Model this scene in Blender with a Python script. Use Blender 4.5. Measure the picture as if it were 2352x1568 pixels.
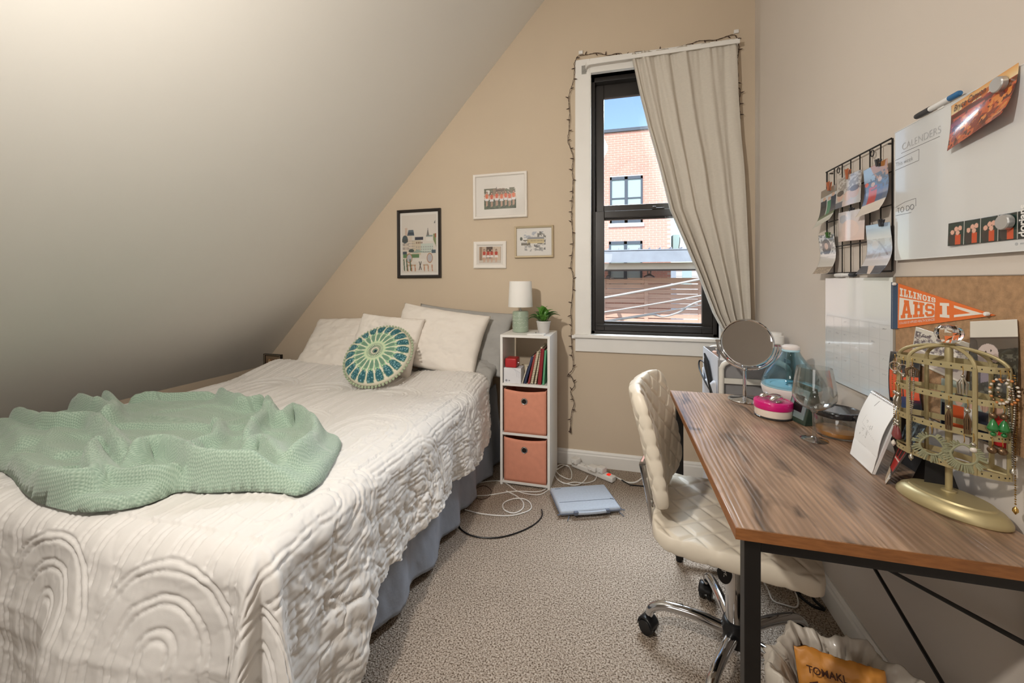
import bpy, bmesh, math, random
import numpy as np
from mathutils import Matrix, Vector
random.seed(7); np.random.seed(7)
for o in list(bpy.data.objects): bpy.data.objects.remove(o, do_unlink=True)
SC = bpy.context.scene
COL = SC.collection

# ---------------------------------------------------------------- camera
F, CX, HZ, VX, CH = 930.0, 1176.0, 645.0, 1420.0, 1.23      # focal px, centre, horizon, depth vanishing point, height
YAW = math.atan((VX - CX) / F)
cd = bpy.data.cameras.new('camera'); cam = bpy.data.objects.new('camera', cd); COL.objects.link(cam)
cam.location = (0, 0, CH); cam.rotation_euler = (math.pi/2, 0, YAW)
cd.sensor_width = 36; cd.lens = 36*F/2352; cd.shift_y = -(784-HZ)/2352; cd.clip_start = .02; cd.clip_end = 300
SC.camera = cam

# ---------------------------------------------------------------- sky, sun, lamps, exposure
wd = bpy.data.worlds.new('sky'); SC.world = wd; wd.use_nodes = True
nt = wd.node_tree; nt.nodes.clear()
wo = nt.nodes.new('ShaderNodeOutputWorld'); bg = nt.nodes.new('ShaderNodeBackground')
sk = nt.nodes.new('ShaderNodeTexSky'); sk.sky_type = 'NISHITA'; sk.sun_disc = False
sk.sun_elevation = math.radians(42); sk.sun_rotation = math.radians(200); sk.air_density = 1.0; sk.dust_density = .6; sk.ozone_density = 1.5
bg.inputs['Strength'].default_value = 0.30
nt.links.new(sk.outputs[0], bg.inputs[0]); nt.links.new(bg.outputs[0], wo.inputs[0])

def lamp(name, kind, loc, target, power, color, **kw):
    l = bpy.data.lights.new(name, kind); l.energy = power; l.color = color
    for k, v in kw.items(): setattr(l, k, v)
    o = bpy.data.objects.new(name, l); COL.objects.link(o); o.location = loc
    o.rotation_euler = (Vector(target)-Vector(loc)).to_track_quat('-Z', 'Y').to_euler()
    return o
lamp('sun', 'SUN', (0, -5, 10), (2.5, 5, 0), 5.5, (1, .95, .88), angle=.01)
lamp('room_lamp', 'AREA', (-.75, .12, 2.0), (-.75, 2.6, 1.1), 27, (1.0, .935, .855), shape='DISK', size=.09)
lamp('ceiling_lamp', 'AREA', (-.50, -.45, 3.2), (-.4, 1.0, 0), 15, (1.0, .94, .87), shape='DISK', size=.7)
lamp('front_fill_light', 'AREA', (-.55, -1.3, 1.25), (.5, 1.2, .6), 7, (1.0, .96, .92), shape='SQUARE', size=.9)  # added soft fill behind the camera; wall_front has no window
lamp('daylight_fill', 'AREA', (.15, 4.1, 3.75), (-.25, 1.6, .5), 640, (.82, .91, 1.0), shape='SQUARE', size=2.0)  # added panel outside, above the window head, strengthening the sky's light indoors
vs = SC.view_settings; vs.view_transform = 'Standard'; vs.look = 'None'; vs.gamma = 1; vs.use_curve_mapping = False
vs.exposure = 0.06

# ---------------------------------------------------------------- pixel -> place
_c, _s = math.cos(YAW), math.sin(YAW)
def ray(px, py):
    x = (px-CX)/F; y = -(py-HZ)/F
    return Vector((_c*x-_s, _s*x+_c, y))
def onX(px, py, X): r = ray(px, py); t = X/r.x; return Vector((X, r.y*t, CH+r.z*t))
def onY(px, py, Y): r = ray(px, py); t = Y/r.y; return Vector((r.x*t, Y, CH+r.z*t))
def onZ(px, py, Z): r = ray(px, py); t = (Z-CH)/r.z; return Vector((r.x*t, r.y*t, Z))

# ---------------------------------------------------------------- materials
def lin(c):
    f = lambda v: (v/12.92 if v <= .04045 else ((v+.055)/1.055)**2.4)
    return tuple(f(v/255.0) for v in c)
MATS = {}
def _new(name):
    m = bpy.data.materials.new(name); m.use_nodes = True
    n = m.node_tree.nodes; n.clear()
    out = n.new('ShaderNodeOutputMaterial'); p = n.new('ShaderNodeBsdfPrincipled')
    m.node_tree.links.new(p.outputs[0], out.inputs[0])
    return m, n, m.node_tree.links, p, out
def mat(name, col, rough=.5, metal=0, var=None, bump=None, coat=0, trans=0, ior=1.45, emit=None, sheen=0, stretch=(1,1,1), spec=None, alpha=1):
    """var=(scale, amount): noise in colour value; bump=(scale, strength, distance)"""
    if name in MATS: return MATS[name]
    m, n, L, p, out = _new(name)
    c = lin(col)
    p.inputs['Base Color'].default_value = (*c, 1); p.inputs['Roughness'].default_value = rough; p.inputs['Metallic'].default_value = metal
    p.inputs['Coat Weight'].default_value = coat; p.inputs['Transmission Weight'].default_value = trans; p.inputs['IOR'].default_value = ior
    p.inputs['Sheen Weight'].default_value = sheen
    if spec is not None: p.inputs['Specular IOR Level'].default_value = spec
    if emit: p.inputs['Emission Color'].default_value = (*c, 1); p.inputs['Emission Strength'].default_value = emit
    if var or bump:
        tc = n.new('ShaderNodeTexCoord'); mp = n.new('ShaderNodeMapping'); mp.inputs['Scale'].default_value = stretch
        L.new(tc.outputs['Object'], mp.inputs[0])
    if var:
        nz = n.new('ShaderNodeTexNoise'); nz.inputs['Scale'].default_value = var[0]; nz.inputs['Detail'].default_value = 5
        L.new(mp.outputs[0], nz.inputs['Vector'])
        mr = n.new('ShaderNodeMapRange'); mr.inputs['From Min'].default_value = .3; mr.inputs['From Max'].default_value = .7
        mr.inputs['To Min'].default_value = 1-var[1]; mr.inputs['To Max'].default_value = 1+var[1]*.6
        L.new(nz.outputs['Fac'], mr.inputs[0])
        mx = n.new('ShaderNodeMix'); mx.data_type = 'RGBA'; mx.blend_type = 'MULTIPLY'; mx.inputs['Factor'].default_value = 1
        mx.inputs['A'].default_value = (*c, 1); L.new(mr.outputs[0], mx.inputs['B']); L.new(mx.outputs['Result'], p.inputs['Base Color'])
    if bump:
        nb = n.new('ShaderNodeTexNoise'); nb.inputs['Scale'].default_value = bump[0]; nb.inputs['Detail'].default_value = 4
        L.new(mp.outputs[0], nb.inputs['Vector'])
        bp = n.new('ShaderNodeBump'); bp.inputs['Strength'].default_value = bump[1]; bp.inputs['Distance'].default_value = bump[2]
        L.new(nb.outputs['Fac'], bp.inputs['Height']); L.new(bp.outputs[0], p.inputs['Normal'])
    MATS[name] = m
    return m
def print_mat(name, rough=.45, coat=0):
    if name in MATS: return MATS[name]
    m, n, L, p, out = _new(name)
    a = n.new('ShaderNodeAttribute'); a.attribute_name = 'Col'
    L.new(a.outputs['Color'], p.inputs['Base Color']); p.inputs['Roughness'].default_value = rough; p.inputs['Coat Weight'].default_value = coat; p.inputs['Coat Roughness'].default_value = .08
    MATS[name] = m; return m
def pane_mat(name, tint=(1,1,1), rough=.01, ior=1.45, power=4.5):
    """thin clear pane: transparent with a Fresnel reflection"""
    if name in MATS: return MATS[name]
    m, n, L, p, out = _new(name); n.remove(p)
    lw = n.new('ShaderNodeLayerWeight'); lw.inputs[0].default_value = .5
    pw = n.new('ShaderNodeMath'); pw.operation = 'POWER'; pw.inputs[1].default_value = power; L.new(lw.outputs['Facing'], pw.inputs[0])
    fr = n.new('ShaderNodeMath'); fr.operation = 'MULTIPLY_ADD'; fr.inputs[1].default_value = .85; fr.inputs[2].default_value = ((ior-1)/(ior+1))**2; L.new(pw.outputs[0], fr.inputs[0])
    t = n.new('ShaderNodeBsdfTransparent'); t.inputs[0].default_value = (*tint, 1)
    g = n.new('ShaderNodeBsdfGlossy'); g.inputs['Roughness'].default_value = rough
    mx = n.new('ShaderNodeMixShader'); L.new(fr.outputs[0], mx.inputs[0]); L.new(t.outputs[0], mx.inputs[1]); L.new(g.outputs[0], mx.inputs[2]); L.new(mx.outputs[0], out.inputs[0])
    MATS[name] = m; return m

def carpet_mat():
    m, n, L, p, out = _new('carpet')
    tc = n.new('ShaderNodeTexCoord')
    def noise(sc, det=3, rough=.6):
        z = n.new('ShaderNodeTexNoise'); z.inputs['Scale'].default_value = sc; z.inputs['Detail'].default_value = det; z.inputs['Roughness'].default_value = rough
        L.new(tc.outputs['Object'], z.inputs['Vector']); return z
    a = noise(175, 3, .7); b = noise(5, 3); v = n.new('ShaderNodeTexVoronoi'); v.inputs['Scale'].default_value = 170; L.new(tc.outputs['Object'], v.inputs['Vector'])
    cr = n.new('ShaderNodeValToRGB'); e = cr.color_ramp.elements
    e[0].position = .38; e[0].color = (*lin((84, 68, 54)), 1); e[1].position = .50; e[1].color = (*lin((170, 154, 138)), 1)
    x = cr.color_ramp.elements.new(.66); x.color = (*lin((206, 193, 178)), 1)
    L.new(a.outputs['Fac'], cr.inputs[0])
    mr = n.new('ShaderNodeMapRange'); mr.inputs['To Min'].default_value = .84; mr.inputs['To Max'].default_value = 1.1; L.new(b.outputs['Fac'], mr.inputs[0])
    mx = n.new('ShaderNodeMix'); mx.data_type = 'RGBA'; mx.blend_type = 'MULTIPLY'; mx.inputs['Factor'].default_value = 1
    L.new(cr.outputs[0], mx.inputs['A']); L.new(mr.outputs[0], mx.inputs['B']); L.new(mx.outputs['Result'], p.inputs['Base Color'])
    p.inputs['Roughness'].default_value = .97; p.inputs['Specular IOR Level'].default_value = .1
    ad = n.new('ShaderNodeMath'); ad.operation = 'SUBTRACT'; L.new(a.outputs['Fac'], ad.inputs[0]); L.new(v.outputs['Distance'], ad.inputs[1])
    bp = n.new('ShaderNodeBump'); bp.inputs['Strength'].default_value = .7; bp.inputs['Distance'].default_value = .006
    L.new(ad.outputs[0], bp.inputs['Height']); L.new(bp.outputs[0], p.inputs['Normal'])
    MATS['carpet'] = m; return m
def wood_mat():
    m, n, L, p, out = _new('rustic_wood')
    tc = n.new('ShaderNodeTexCoord')
    def noise(scale, det=4, sc=1, dist=0):
        mp = n.new('ShaderNodeMapping'); mp.inputs['Scale'].default_value = scale; L.new(tc.outputs['Object'], mp.inputs[0])
        z = n.new('ShaderNodeTexNoise'); z.inputs['Scale'].default_value = sc; z.inputs['Detail'].default_value = det; z.inputs['Distortion'].default_value = dist
        L.new(mp.outputs[0], z.inputs['Vector']); return z
    big = noise((9, 1.6, 9), 3, 1, .8); fine = noise((120, 5, 120), 4); knots = noise((11, 4.2, 5), 3, 1, 1.2)
    wv = n.new('ShaderNodeTexWave'); wv.wave_type = 'BANDS'; wv.bands_direction = 'X'; wv.inputs['Scale'].default_value = 24; wv.inputs['Distortion'].default_value = 14; wv.inputs['Detail'].default_value = 3; wv.inputs['Detail Scale'].default_value = .6
    mp = n.new('ShaderNodeMapping'); mp.inputs['Scale'].default_value = (1, .12, 1); L.new(tc.outputs['Object'], mp.inputs[0]); L.new(mp.outputs[0], wv.inputs['Vector'])
    cr = n.new('ShaderNodeValToRGB'); e = cr.color_ramp.elements
    e[0].position = .28; e[0].color = (*lin((104, 80, 64)), 1); e[1].position = .70; e[1].color = (*lin((186, 152, 124)), 1)
    L.new(big.outputs['Fac'], cr.inputs[0])
    def mul(a, b, lo, hi, f0=0., f1=1.):
        mr = n.new('ShaderNodeMapRange'); mr.inputs['From Min'].default_value = f0; mr.inputs['From Max'].default_value = f1
        mr.inputs['To Min'].default_value = lo; mr.inputs['To Max'].default_value = hi; L.new(b, mr.inputs[0])
        mx = n.new('ShaderNodeMix'); mx.data_type = 'RGBA'; mx.blend_type = 'MULTIPLY'; mx.inputs['Factor'].default_value = 1
        L.new(a, mx.inputs['A']); L.new(mr.outputs[0], mx.inputs['B']); return mx.outputs['Result']
    c = mul(cr.outputs[0], fine.outputs['Fac'], .72, 1.12, .3, .7); c = mul(c, wv.outputs['Fac'], .86, 1.05); c = mul(c, knots.outputs['Fac'], 1.0, .30, .57, .70)
    L.new(c, p.inputs['Base Color']); p.inputs['Roughness'].default_value = .30
    ad = n.new('ShaderNodeMath'); ad.operation = 'ADD'; L.new(fine.outputs['Fac'], ad.inputs[0]); L.new(wv.outputs['Fac'], ad.inputs[1])
    bp = n.new('ShaderNodeBump'); bp.inputs['Strength'].default_value = .35; bp.inputs['Distance'].default_value = .0015
    L.new(ad.outputs[0], bp.inputs['Height']); L.new(bp.outputs[0], p.inputs['Normal'])
    MATS['rustic_wood'] = m; return m
def knit_mat():
    m, n, L, p, out = _new('sage_knit')
    uv = n.new('ShaderNodeAttribute'); uv.attribute_name = 'Cloth'
    sx = n.new('ShaderNodeSeparateXYZ'); L.new(uv.outputs['Vector'], sx.inputs[0])
    def wave(sock, k, ph=None):
        a = n.new('ShaderNodeMath'); a.operation = 'MULTIPLY'; a.inputs[1].default_value = k; L.new(sock, a.inputs[0])
        o = a.outputs[0]
        if ph is not None:
            b = n.new('ShaderNodeMath'); b.operation = 'ADD'; L.new(o, b.inputs[0]); L.new(ph, b.inputs[1]); o = b.outputs[0]
        s = n.new('ShaderNodeMath'); s.operation = 'SINE'; L.new(o, s.inputs[0]); return s.outputs[0]
    K = 2*math.pi/.0085
    w1 = wave(sx.outputs[1], K)
    st = n.new('ShaderNodeMath'); st.operation = 'SIGN'; L.new(wave(sx.outputs[1], K/2), st.inputs[0])
    ph = n.new('ShaderNodeMath'); ph.operation = 'MULTIPLY'; ph.inputs[1].default_value = math.pi/2; L.new(st.outputs[0], ph.inputs[0])
    w2 = wave(sx.outputs[0], 2*math.pi/.0092, ph.outputs[0])
    ad = n.new('ShaderNodeMath'); ad.operation = 'MULTIPLY_ADD'; L.new(w1, ad.inputs[0]); ad.inputs[1].default_value = .8; L.new(w2, ad.inputs[2])
    mr = n.new('ShaderNodeMapRange'); mr.inputs['From Min'].default_value = -1.8; mr.inputs['From Max'].default_value = 1.8; L.new(ad.outputs[0], mr.inputs[0])
    cr = n.new('ShaderNodeValToRGB'); e = cr.color_ramp.elements
    e[0].color = (*lin((136, 160, 142)), 1); e[1].color = (*lin((176, 196, 178)), 1); L.new(mr.outputs[0], cr.inputs[0]); L.new(cr.outputs[0], p.inputs['Base Color'])
    p.inputs['Roughness'].default_value = .95; p.inputs['Sheen Weight'].default_value = .3
    bp = n.new('ShaderNodeBump'); bp.inputs['Strength'].default_value = .55; bp.inputs['Distance'].default_value = .002
    L.new(mr.outputs[0], bp.inputs['Height']); L.new(bp.outputs[0], p.inputs['Normal'])
    MATS['sage_knit'] = m; return m

# ---------------------------------------------------------------- mesh helpers
WM = {}
def reg(o, M): WM[o.name] = M
class B:
    def __init__(s): s.v = []; s.f = []
    def add(s, vs, fs):
        k = len(s.v); s.v += [Vector(p) for p in vs]; s.f += [tuple(i+k for i in f) for f in fs]; return s
    def box(s, x0, x1, y0, y1, z0, z1):
        return s.add([(x0,y0,z0),(x1,y0,z0),(x1,y1,z0),(x0,y1,z0),(x0,y0,z1),(x1,y0,z1),(x1,y1,z1),(x0,y1,z1)],
                     [(0,3,2,1),(4,5,6,7),(0,1,5,4),(1,2,6,5),(2,3,7,6),(3,0,4,7)])
    def obox(s, c, ax, ay, az, hx, hy, hz):
        c = Vector(c); ax = Vector(ax).normalized()*hx; ay = Vector(ay).normalized()*hy; az = Vector(az).normalized()*hz
        p = [c-ax-ay-az, c+ax-ay-az, c+ax+ay-az, c-ax+ay-az, c-ax-ay+az, c+ax-ay+az, c+ax+ay+az, c-ax+ay+az]
        return s.add(p, [(0,3,2,1),(4,5,6,7),(0,1,5,4),(1,2,6,5),(2,3,7,6),(3,0,4,7)])
    def tube(s, pts, r, n=8, closed=False, caps=True):
        pts = [Vector(p) for p in pts]; m = len(pts)
        rs = r if isinstance(r, (list, tuple)) else [r]*m
        up = None; rings = []
        for i, p in enumerate(pts):
            a = pts[(i-1) % m] if (closed or i > 0) else pts[i]; b = pts[(i+1) % m] if (closed or i < m-1) else pts[i]
            t = (b-a)
            t = t.normalized() if t.length > 1e-9 else Vector((0,0,1))
            if up is None: up = t.orthogonal().normalized()
            up = (up - t*up.dot(t)); up = up.normalized() if up.length > 1e-6 else t.orthogonal().normalized()
            w = t.cross(up)
            rings.append([p+(up*math.cos(2*math.pi*k/n)+w*math.sin(2*math.pi*k/n))*rs[i] for k in range(n)])
        vs = [q for R in rings for q in R]; fs = []
        for i in range(m if closed else m-1):
            j = (i+1) % m
            for k in range(n): fs.append((i*n+k, i*n+(k+1) % n, j*n+(k+1) % n, j*n+k))
        if caps and not closed: fs += [tuple(range(n-1, -1, -1)), tuple((m-1)*n+k for k in range(n))]
        return s.add(vs, fs)
    def lathe(s, prof, c=(0,0,0), n=32, M=None, sx=1, sy=1, close=False):
        c = Vector(c); vs = []; fs = []
        for r, z in prof:
            for k in range(n):
                a = 2*math.pi*k/n; p = Vector((r*math.cos(a)*sx, r*math.sin(a)*sy, z))
                vs.append(c+(M @ p if M else p))
        m = len(prof)
        for i in range(m if close else m-1):
            j = (i+1) % m
            for k in range(n): fs.append((i*n+k, i*n+(k+1) % n, j*n+(k+1) % n, j*n+k))
        if not close: fs += [tuple(range(n-1, -1, -1)), tuple((m-1)*n+k for k in range(n))]
        return s.add(vs, fs)
    def ball(s, c, r, n=10, sz=1, M=None):
        m = max(4, n//2+1)
        return s.lathe([(max(1e-4, r*math.sin(math.pi*i/m)), -r*sz*math.cos(math.pi*i/m)) for i in range(m+1)], c, n, M)
    def prism(s, poly, off):
        poly = [Vector(p) for p in poly]; off = Vector(off); n = len(poly)
        vs = poly+[p+off for p in poly]
        fs = [tuple(range(n-1, -1, -1)), tuple(range(n, 2*n))]+[(i, (i+1) % n, n+(i+1) % n, n+i) for i in range(n)]
        return s.add(vs, fs)
    def grid(s, P, flip=False):
        m, n = len(P), len(P[0]); vs = [p for r in P for p in r]
        fs = [(i*n+j, i*n+j+1, (i+1)*n+j+1, (i+1)*n+j) for i in range(m-1) for j in range(n-1)]
        if flip: fs = [f[::-1] for f in fs]
        return s.add(vs, fs)
    def ob(s, name, m, parent=None, local=False, bev=0, smooth=True, sub=0, solid=0, ang=35, fix=True):
        me = bpy.data.meshes.new(name)
        vs = s.v; org = Vector((0,0,0))
        if parent is not None:
            if not local: I = WM[parent.name].inverted(); vs = [I @ p for p in vs]
        elif not local:
            xs = [p.x for p in vs]; ys = [p.y for p in vs]; zs = [p.z for p in vs]
            org = Vector(((min(xs)+max(xs))/2, (min(ys)+max(ys))/2, min(zs))); vs = [p-org for p in vs]
        me.from_pydata([tuple(p) for p in vs], [], s.f)
        if fix:
            bm = bmesh.new(); bm.from_mesh(me); bmesh.ops.recalc_face_normals(bm, faces=bm.faces); bm.to_mesh(me); bm.free()
        if smooth:
            me.polygons.foreach_set('use_smooth', [True]*len(me.polygons)); me.set_sharp_from_angle(angle=math.radians(ang))
        return link(name, me, m, parent, org, bev, sub, solid)
def link(name, me, m, parent=None, org=(0,0,0), bev=0, sub=0, solid=0):
    o = bpy.data.objects.new(name, me); COL.objects.link(o); o.location = org
    if m: me.materials.append(MATS[m] if isinstance(m, str) else m)
    if parent is not None: o.parent = parent; reg(o, WM[parent.name] @ Matrix.Translation(Vector(org)))
    else: reg(o, Matrix.Translation(Vector(org)))
    if solid: d = o.modifiers.new('solid', 'SOLIDIFY'); d.thickness = solid; d.offset = 0
    if bev: d = o.modifiers.new('bevel', 'BEVEL'); d.width = bev; d.segments = 2; d.limit_method = 'ANGLE'; d.angle_limit = math.radians(40)
    if sub: d = o.modifiers.new('sub', 'SUBSURF'); d.levels = sub; d.render_levels = sub
    return o
def npmesh(name, P, m, parent=None, cols=None, cloth=None, mask=None, flip=False, solid=0, quads=None):
    """P: (m,n,3) numpy grid in world space -> one smooth mesh"""
    mm, nn = P.shape[:2]; V = P.reshape(-1, 3).astype(np.float64)
    if quads is None:
        idx = np.arange(mm*nn).reshape(mm, nn)
        q = np.stack([idx[:-1, :-1], idx[:-1, 1:], idx[1:, 1:], idx[1:, :-1]], -1).reshape(-1, 4)
    else: q = quads
    if mask is not None: q = q[mask.reshape(-1)]
    if flip: q = q[:, ::-1]
    used = np.unique(q); remap = -np.ones(len(V), int); remap[used] = np.arange(len(used)); V = V[used]; q = remap[q]
    org = np.zeros(3)
    if parent is not None:
        I = np.array(WM[parent.name].inverted()); V = V @ I[:3, :3].T + I[:3, 3]
    else:
        org = np.array([(V[:,0].min()+V[:,0].max())/2, (V[:,1].min()+V[:,1].max())/2, V[:,2].min()]); V = V-org
    me = bpy.data.meshes.new(name); me.vertices.add(len(V)); me.vertices.foreach_set('co', V.ravel())
    me.loops.add(q.size); me.loops.foreach_set('vertex_index', q.ravel().astype(np.int32))
    me.polygons.add(len(q)); me.polygons.foreach_set('loop_start', np.arange(0, q.size, 4, dtype=np.int32)); me.polygons.foreach_set('use_smooth', np.ones(len(q), bool))
    me.update(calc_edges=True); me.validate()
    if cols is not None:
        a = me.color_attributes.new('Col', 'FLOAT_COLOR', 'POINT'); c = np.ones((len(V), 4)); c[:, :3] = cols.reshape(-1, 3)[used]; a.data.foreach_set('color', c.ravel())
    if cloth is not None:
        a = me.attributes.new('Cloth', 'FLOAT_VECTOR', 'POINT'); c = np.zeros((len(V), 3)); c[:, :2] = cloth.reshape(-1, 2)[used]; a.data.foreach_set('vector', c.ravel())
    return link(name, me, m, parent, tuple(org), solid=solid)
def tag(o, label, cat, group=None):
    o['label'] = label; o['category'] = cat
    if group: o['group'] = group
    return o
def struct(o): o['kind'] = 'structure'; return o
def thing(name, label, cat, loc, rz=0, group=None):
    o = bpy.data.objects.new(name, None); COL.objects.link(o); o.empty_display_size = .05
    o.location = loc; o.rotation_euler = (0, 0, rz)
    reg(o, Matrix.Translation(Vector(loc)) @ Matrix.Rotation(rz, 4, 'Z'))
    return tag(o, label, cat, group)
def smooth(p, n=6, closed=False):
    """Catmull-Rom through points"""
    p = [Vector(q) for q in p]; m = len(p); out = []
    for i in range(m if closed else m-1):
        g = (lambda k: p[k % m]) if closed else (lambda k: p[min(max(k, 0), m-1)])
        a, b, c, d = g(i-1), g(i), g(i+1), g(i+2)
        for j in range(n):
            t = j/n; out.append(.5*((2*b)+(c-a)*t+(2*a-5*b+4*c-d)*t*t+(3*b-a-3*c+d)*t**3))
    if not closed: out.append(p[-1])
    return out
def text(name, s, size, loc, right, up, m, parent, bold=0, shear=0, extr=.0004, cx=False, width=None):
    cu = bpy.data.curves.new(name, 'FONT'); cu.body = s; cu.size = size; cu.offset = bold; cu.shear = shear; cu.extrude = 0
    if cx: cu.align_x = 'CENTER'
    o = bpy.data.objects.new('tmp', cu); COL.objects.link(o)
    dg = bpy.context.evaluated_depsgraph_get(); me = bpy.data.meshes.new_from_object(o.evaluated_get(dg))
    vs = [v.co.copy() for v in me.vertices]; fs = [tuple(p.vertices) for p in me.polygons]
    bpy.data.objects.remove(o); bpy.data.curves.remove(cu); bpy.data.meshes.remove(me)
    if width:
        w = max(v.x for v in vs)-min(v.x for v in vs); k = width/w
        for v in vs: v.x *= k
    R = Vector(right).normalized(); U = Vector(up).normalized(); N = R.cross(U); b = B()
    b.add([Vector(loc)+R*v.x+U*v.y+N*extr for v in vs], fs)
    return b.ob(name, m, parent, smooth=False, fix=False)

# value noise on numpy arrays
_T = np.random.RandomState(3).rand(256, 256)
def vnoise(x, y):
    xi = np.floor(x).astype(int); yi = np.floor(y).astype(int); fx = x-xi; fy = y-yi
    fx = fx*fx*fx*(fx*(fx*6-15)+10); fy = fy*fy*fy*(fy*(fy*6-15)+10)
    g = lambda a, b: _T[a % 256, b % 256]
    return ((g(xi, yi)*(1-fx)+g(xi+1, yi)*fx)*(1-fy)+(g(xi, yi+1)*(1-fx)+g(xi+1, yi+1)*fx)*fy)*2-1
def fbm(x, y, o=4):
    r = 0; a = .5
    for i in range(o): r = r+a*vnoise(x+17*i, y+31*i); x = x*2.03; y = y*2.03; a *= .5
    return r
def sst(a, b, x): t = np.clip((x-a)/(b-a), 0, 1); return t*t*(3-2*t)
def normals(P):
    du = np.gradient(P, axis=1); dv = np.gradient(P, axis=0); N = np.cross(du, dv); return N/np.maximum(1e-9, np.linalg.norm(N, axis=2, keepdims=True))

# ---------------------------------------------------------------- printed pictures
class Cv:
    def __init__(s, w, h, bg):
        s.w, s.h = w, h; s.a = np.zeros((h, w, 3)); s.a[:] = bg
        s.U, s.V = np.meshgrid((np.arange(w)+.5)/w, (np.arange(h)+.5)/h)
    def rect(s, x0, y0, x1, y1, c): s.a[(s.U >= x0) & (s.U <= x1) & (s.V >= y0) & (s.V <= y1)] = c; return s
    def ell(s, x, y, rx, ry, c): s.a[((s.U-x)/rx)**2+((s.V-y)/ry)**2 <= 1] = c; return s
    def line(s, x0, y0, x1, y1, t, c):
        asp = s.h/s.w; px, py = s.U, s.V*asp; ax, ay, bx, by = x0, y0*asp, x1, y1*asp
        L = (bx-ax)**2+(by-ay)**2+1e-12; k = np.clip(((px-ax)*(bx-ax)+(py-ay)*(by-ay))/L, 0, 1)
        s.a[np.hypot(px-ax-k*(bx-ax), py-ay-k*(by-ay)) <= t] = c; return s
    def poly(s, pts, c):
        ins = np.zeros(s.U.shape, bool); n = len(pts)
        for i in range(n):
            (x0, y0), (x1, y1) = pts[i], pts[(i+1) % n]
            if y0 == y1: continue
            cond = ((y0 > s.V) != (y1 > s.V)) & (s.U < (x1-x0)*(s.V-y0)/(y1-y0)+x0); ins ^= cond
        s.a[ins] = c; return s
    def grad(s, y0, y1, c0, c1):
        t = np.clip((s.V-y0)/(y1-y0), 0, 1)[..., None]; k = (s.V >= y0) & (s.V <= y1)
        s.a[k] = (np.array(c0)*(1-t)+np.array(c1)*t)[k]; return s
    def blot(s, x0, y0, x1, y1, c, sc=12, th=.0, seed=0):
        k = (s.U >= x0) & (s.U <= x1) & (s.V >= y0) & (s.V <= y1) & (fbm(s.U*sc+seed, s.V*sc*s.h/s.w+seed*2) > th); s.a[k] = c; return s
    def noise(s, amt, sc=20): s.a = np.clip(s.a*(1+amt*fbm(s.U*sc, s.V*sc)[..., None]*2), 0, 255); return s
    def person(s, x, y, h, top, bottom, hair=(60,45,35), skin=(214,170,145), w=None):
        w = w or h*.15
        s.rect(x-w*.45, y+h*.5, x-w*.1, y+h, skin); s.rect(x+w*.1, y+h*.5, x+w*.45, y+h*.97, skin)
        s.poly([(x-w, y+h*.62), (x-w*.6, y+h*.4), (x+w*.6, y+h*.4), (x+w, y+h*.62)], bottom)
        s.poly([(x-w*.8, y+h*.18), (x+w*.8, y+h*.18), (x+w*.6, y+h*.46), (x-w*.6, y+h*.46)], top)
        s.line(x-w*.8, y+h*.2, x-w*1.15, y+h*.48, w*.17, skin); s.line(x+w*.8, y+h*.2, x+w*1.15, y+h*.48, w*.17, skin)
        s.ell(x, y+h*.08, w*.5, h*.1, hair); s.ell(x, y+h*.09, w*.33, h*.07, skin); return s
    def lin(s):
        c = s.a/255.0; return np.where(c <= .04045, c/12.92, ((c+.055)/1.055)**2.4)
def quad_print(name, cv, TL, TR, BR, BL, m, parent=None, curl=None, N=None, solid=0):
    TL, TR, BR, BL = [np.array(p, float) for p in (TL, TR, BR, BL)]
    u = np.linspace(0, 1, cv.w)[None, :, None]; v = np.linspace(0, 1, cv.h)[:, None, None]
    P = (TL*(1-u)+TR*u)*(1-v)+(BL*(1-u)+BR*u)*v
    if curl is not None: P = P+np.array(N)*curl(u[..., 0], v[..., 0])[..., None]
    return npmesh(name, P, m, parent, cols=cv.lin(), flip=True, solid=solid)

# ================================================================ THE ROOM
YB, XR, XL = 2.74, .775, -2.87
SLOPE = 1.1054
def slope_z(x): return .52+SLOPE*(x-XL)
ZC, YF = 3.45, -1.4
XC = XL+(ZC-.52)/SLOPE
mat('wall_tan', (208, 191, 168), .85, var=(2.2, .03), bump=(160, .06, .002))
mat('wall_greige', (214, 204, 193), .8, var=(1.6, .03), bump=(160, .06, .002))
mat('ceiling_white', (228, 225, 218), .85, var=(1.2, .02), bump=(120, .05, .002))
mat('trim_white', (238, 236, 231), .45, var=(6, .03))
mat('black_frame', (44, 40, 37), .35, var=(9, .12))
mat('glass_pane', (255, 255, 255)); MATS.pop('glass_pane'); pane_mat('glass_pane', (.97, .985, .99))
carpet_mat()
T = .2
struct(B().box(XL-T, XR+T, YF-T, YB+T, -T, 0).ob('floor', 'carpet', smooth=False))
# back wall around the window opening
OX0, OX1, OZ0, OZ1 = -.175, .60, .875, 2.60
b = B()
b.box(XL-T, OX0, YB, YB+T, 0, ZC+T); b.box(OX1, XR+T, YB, YB+T, 0, ZC+T); b.box(OX0, OX1, YB, YB+T, 0, OZ0); b.box(OX0, OX1, YB, YB+T, OZ1, ZC+T)
struct(b.ob('wall_back', 'wall_tan', smooth=False))
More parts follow.
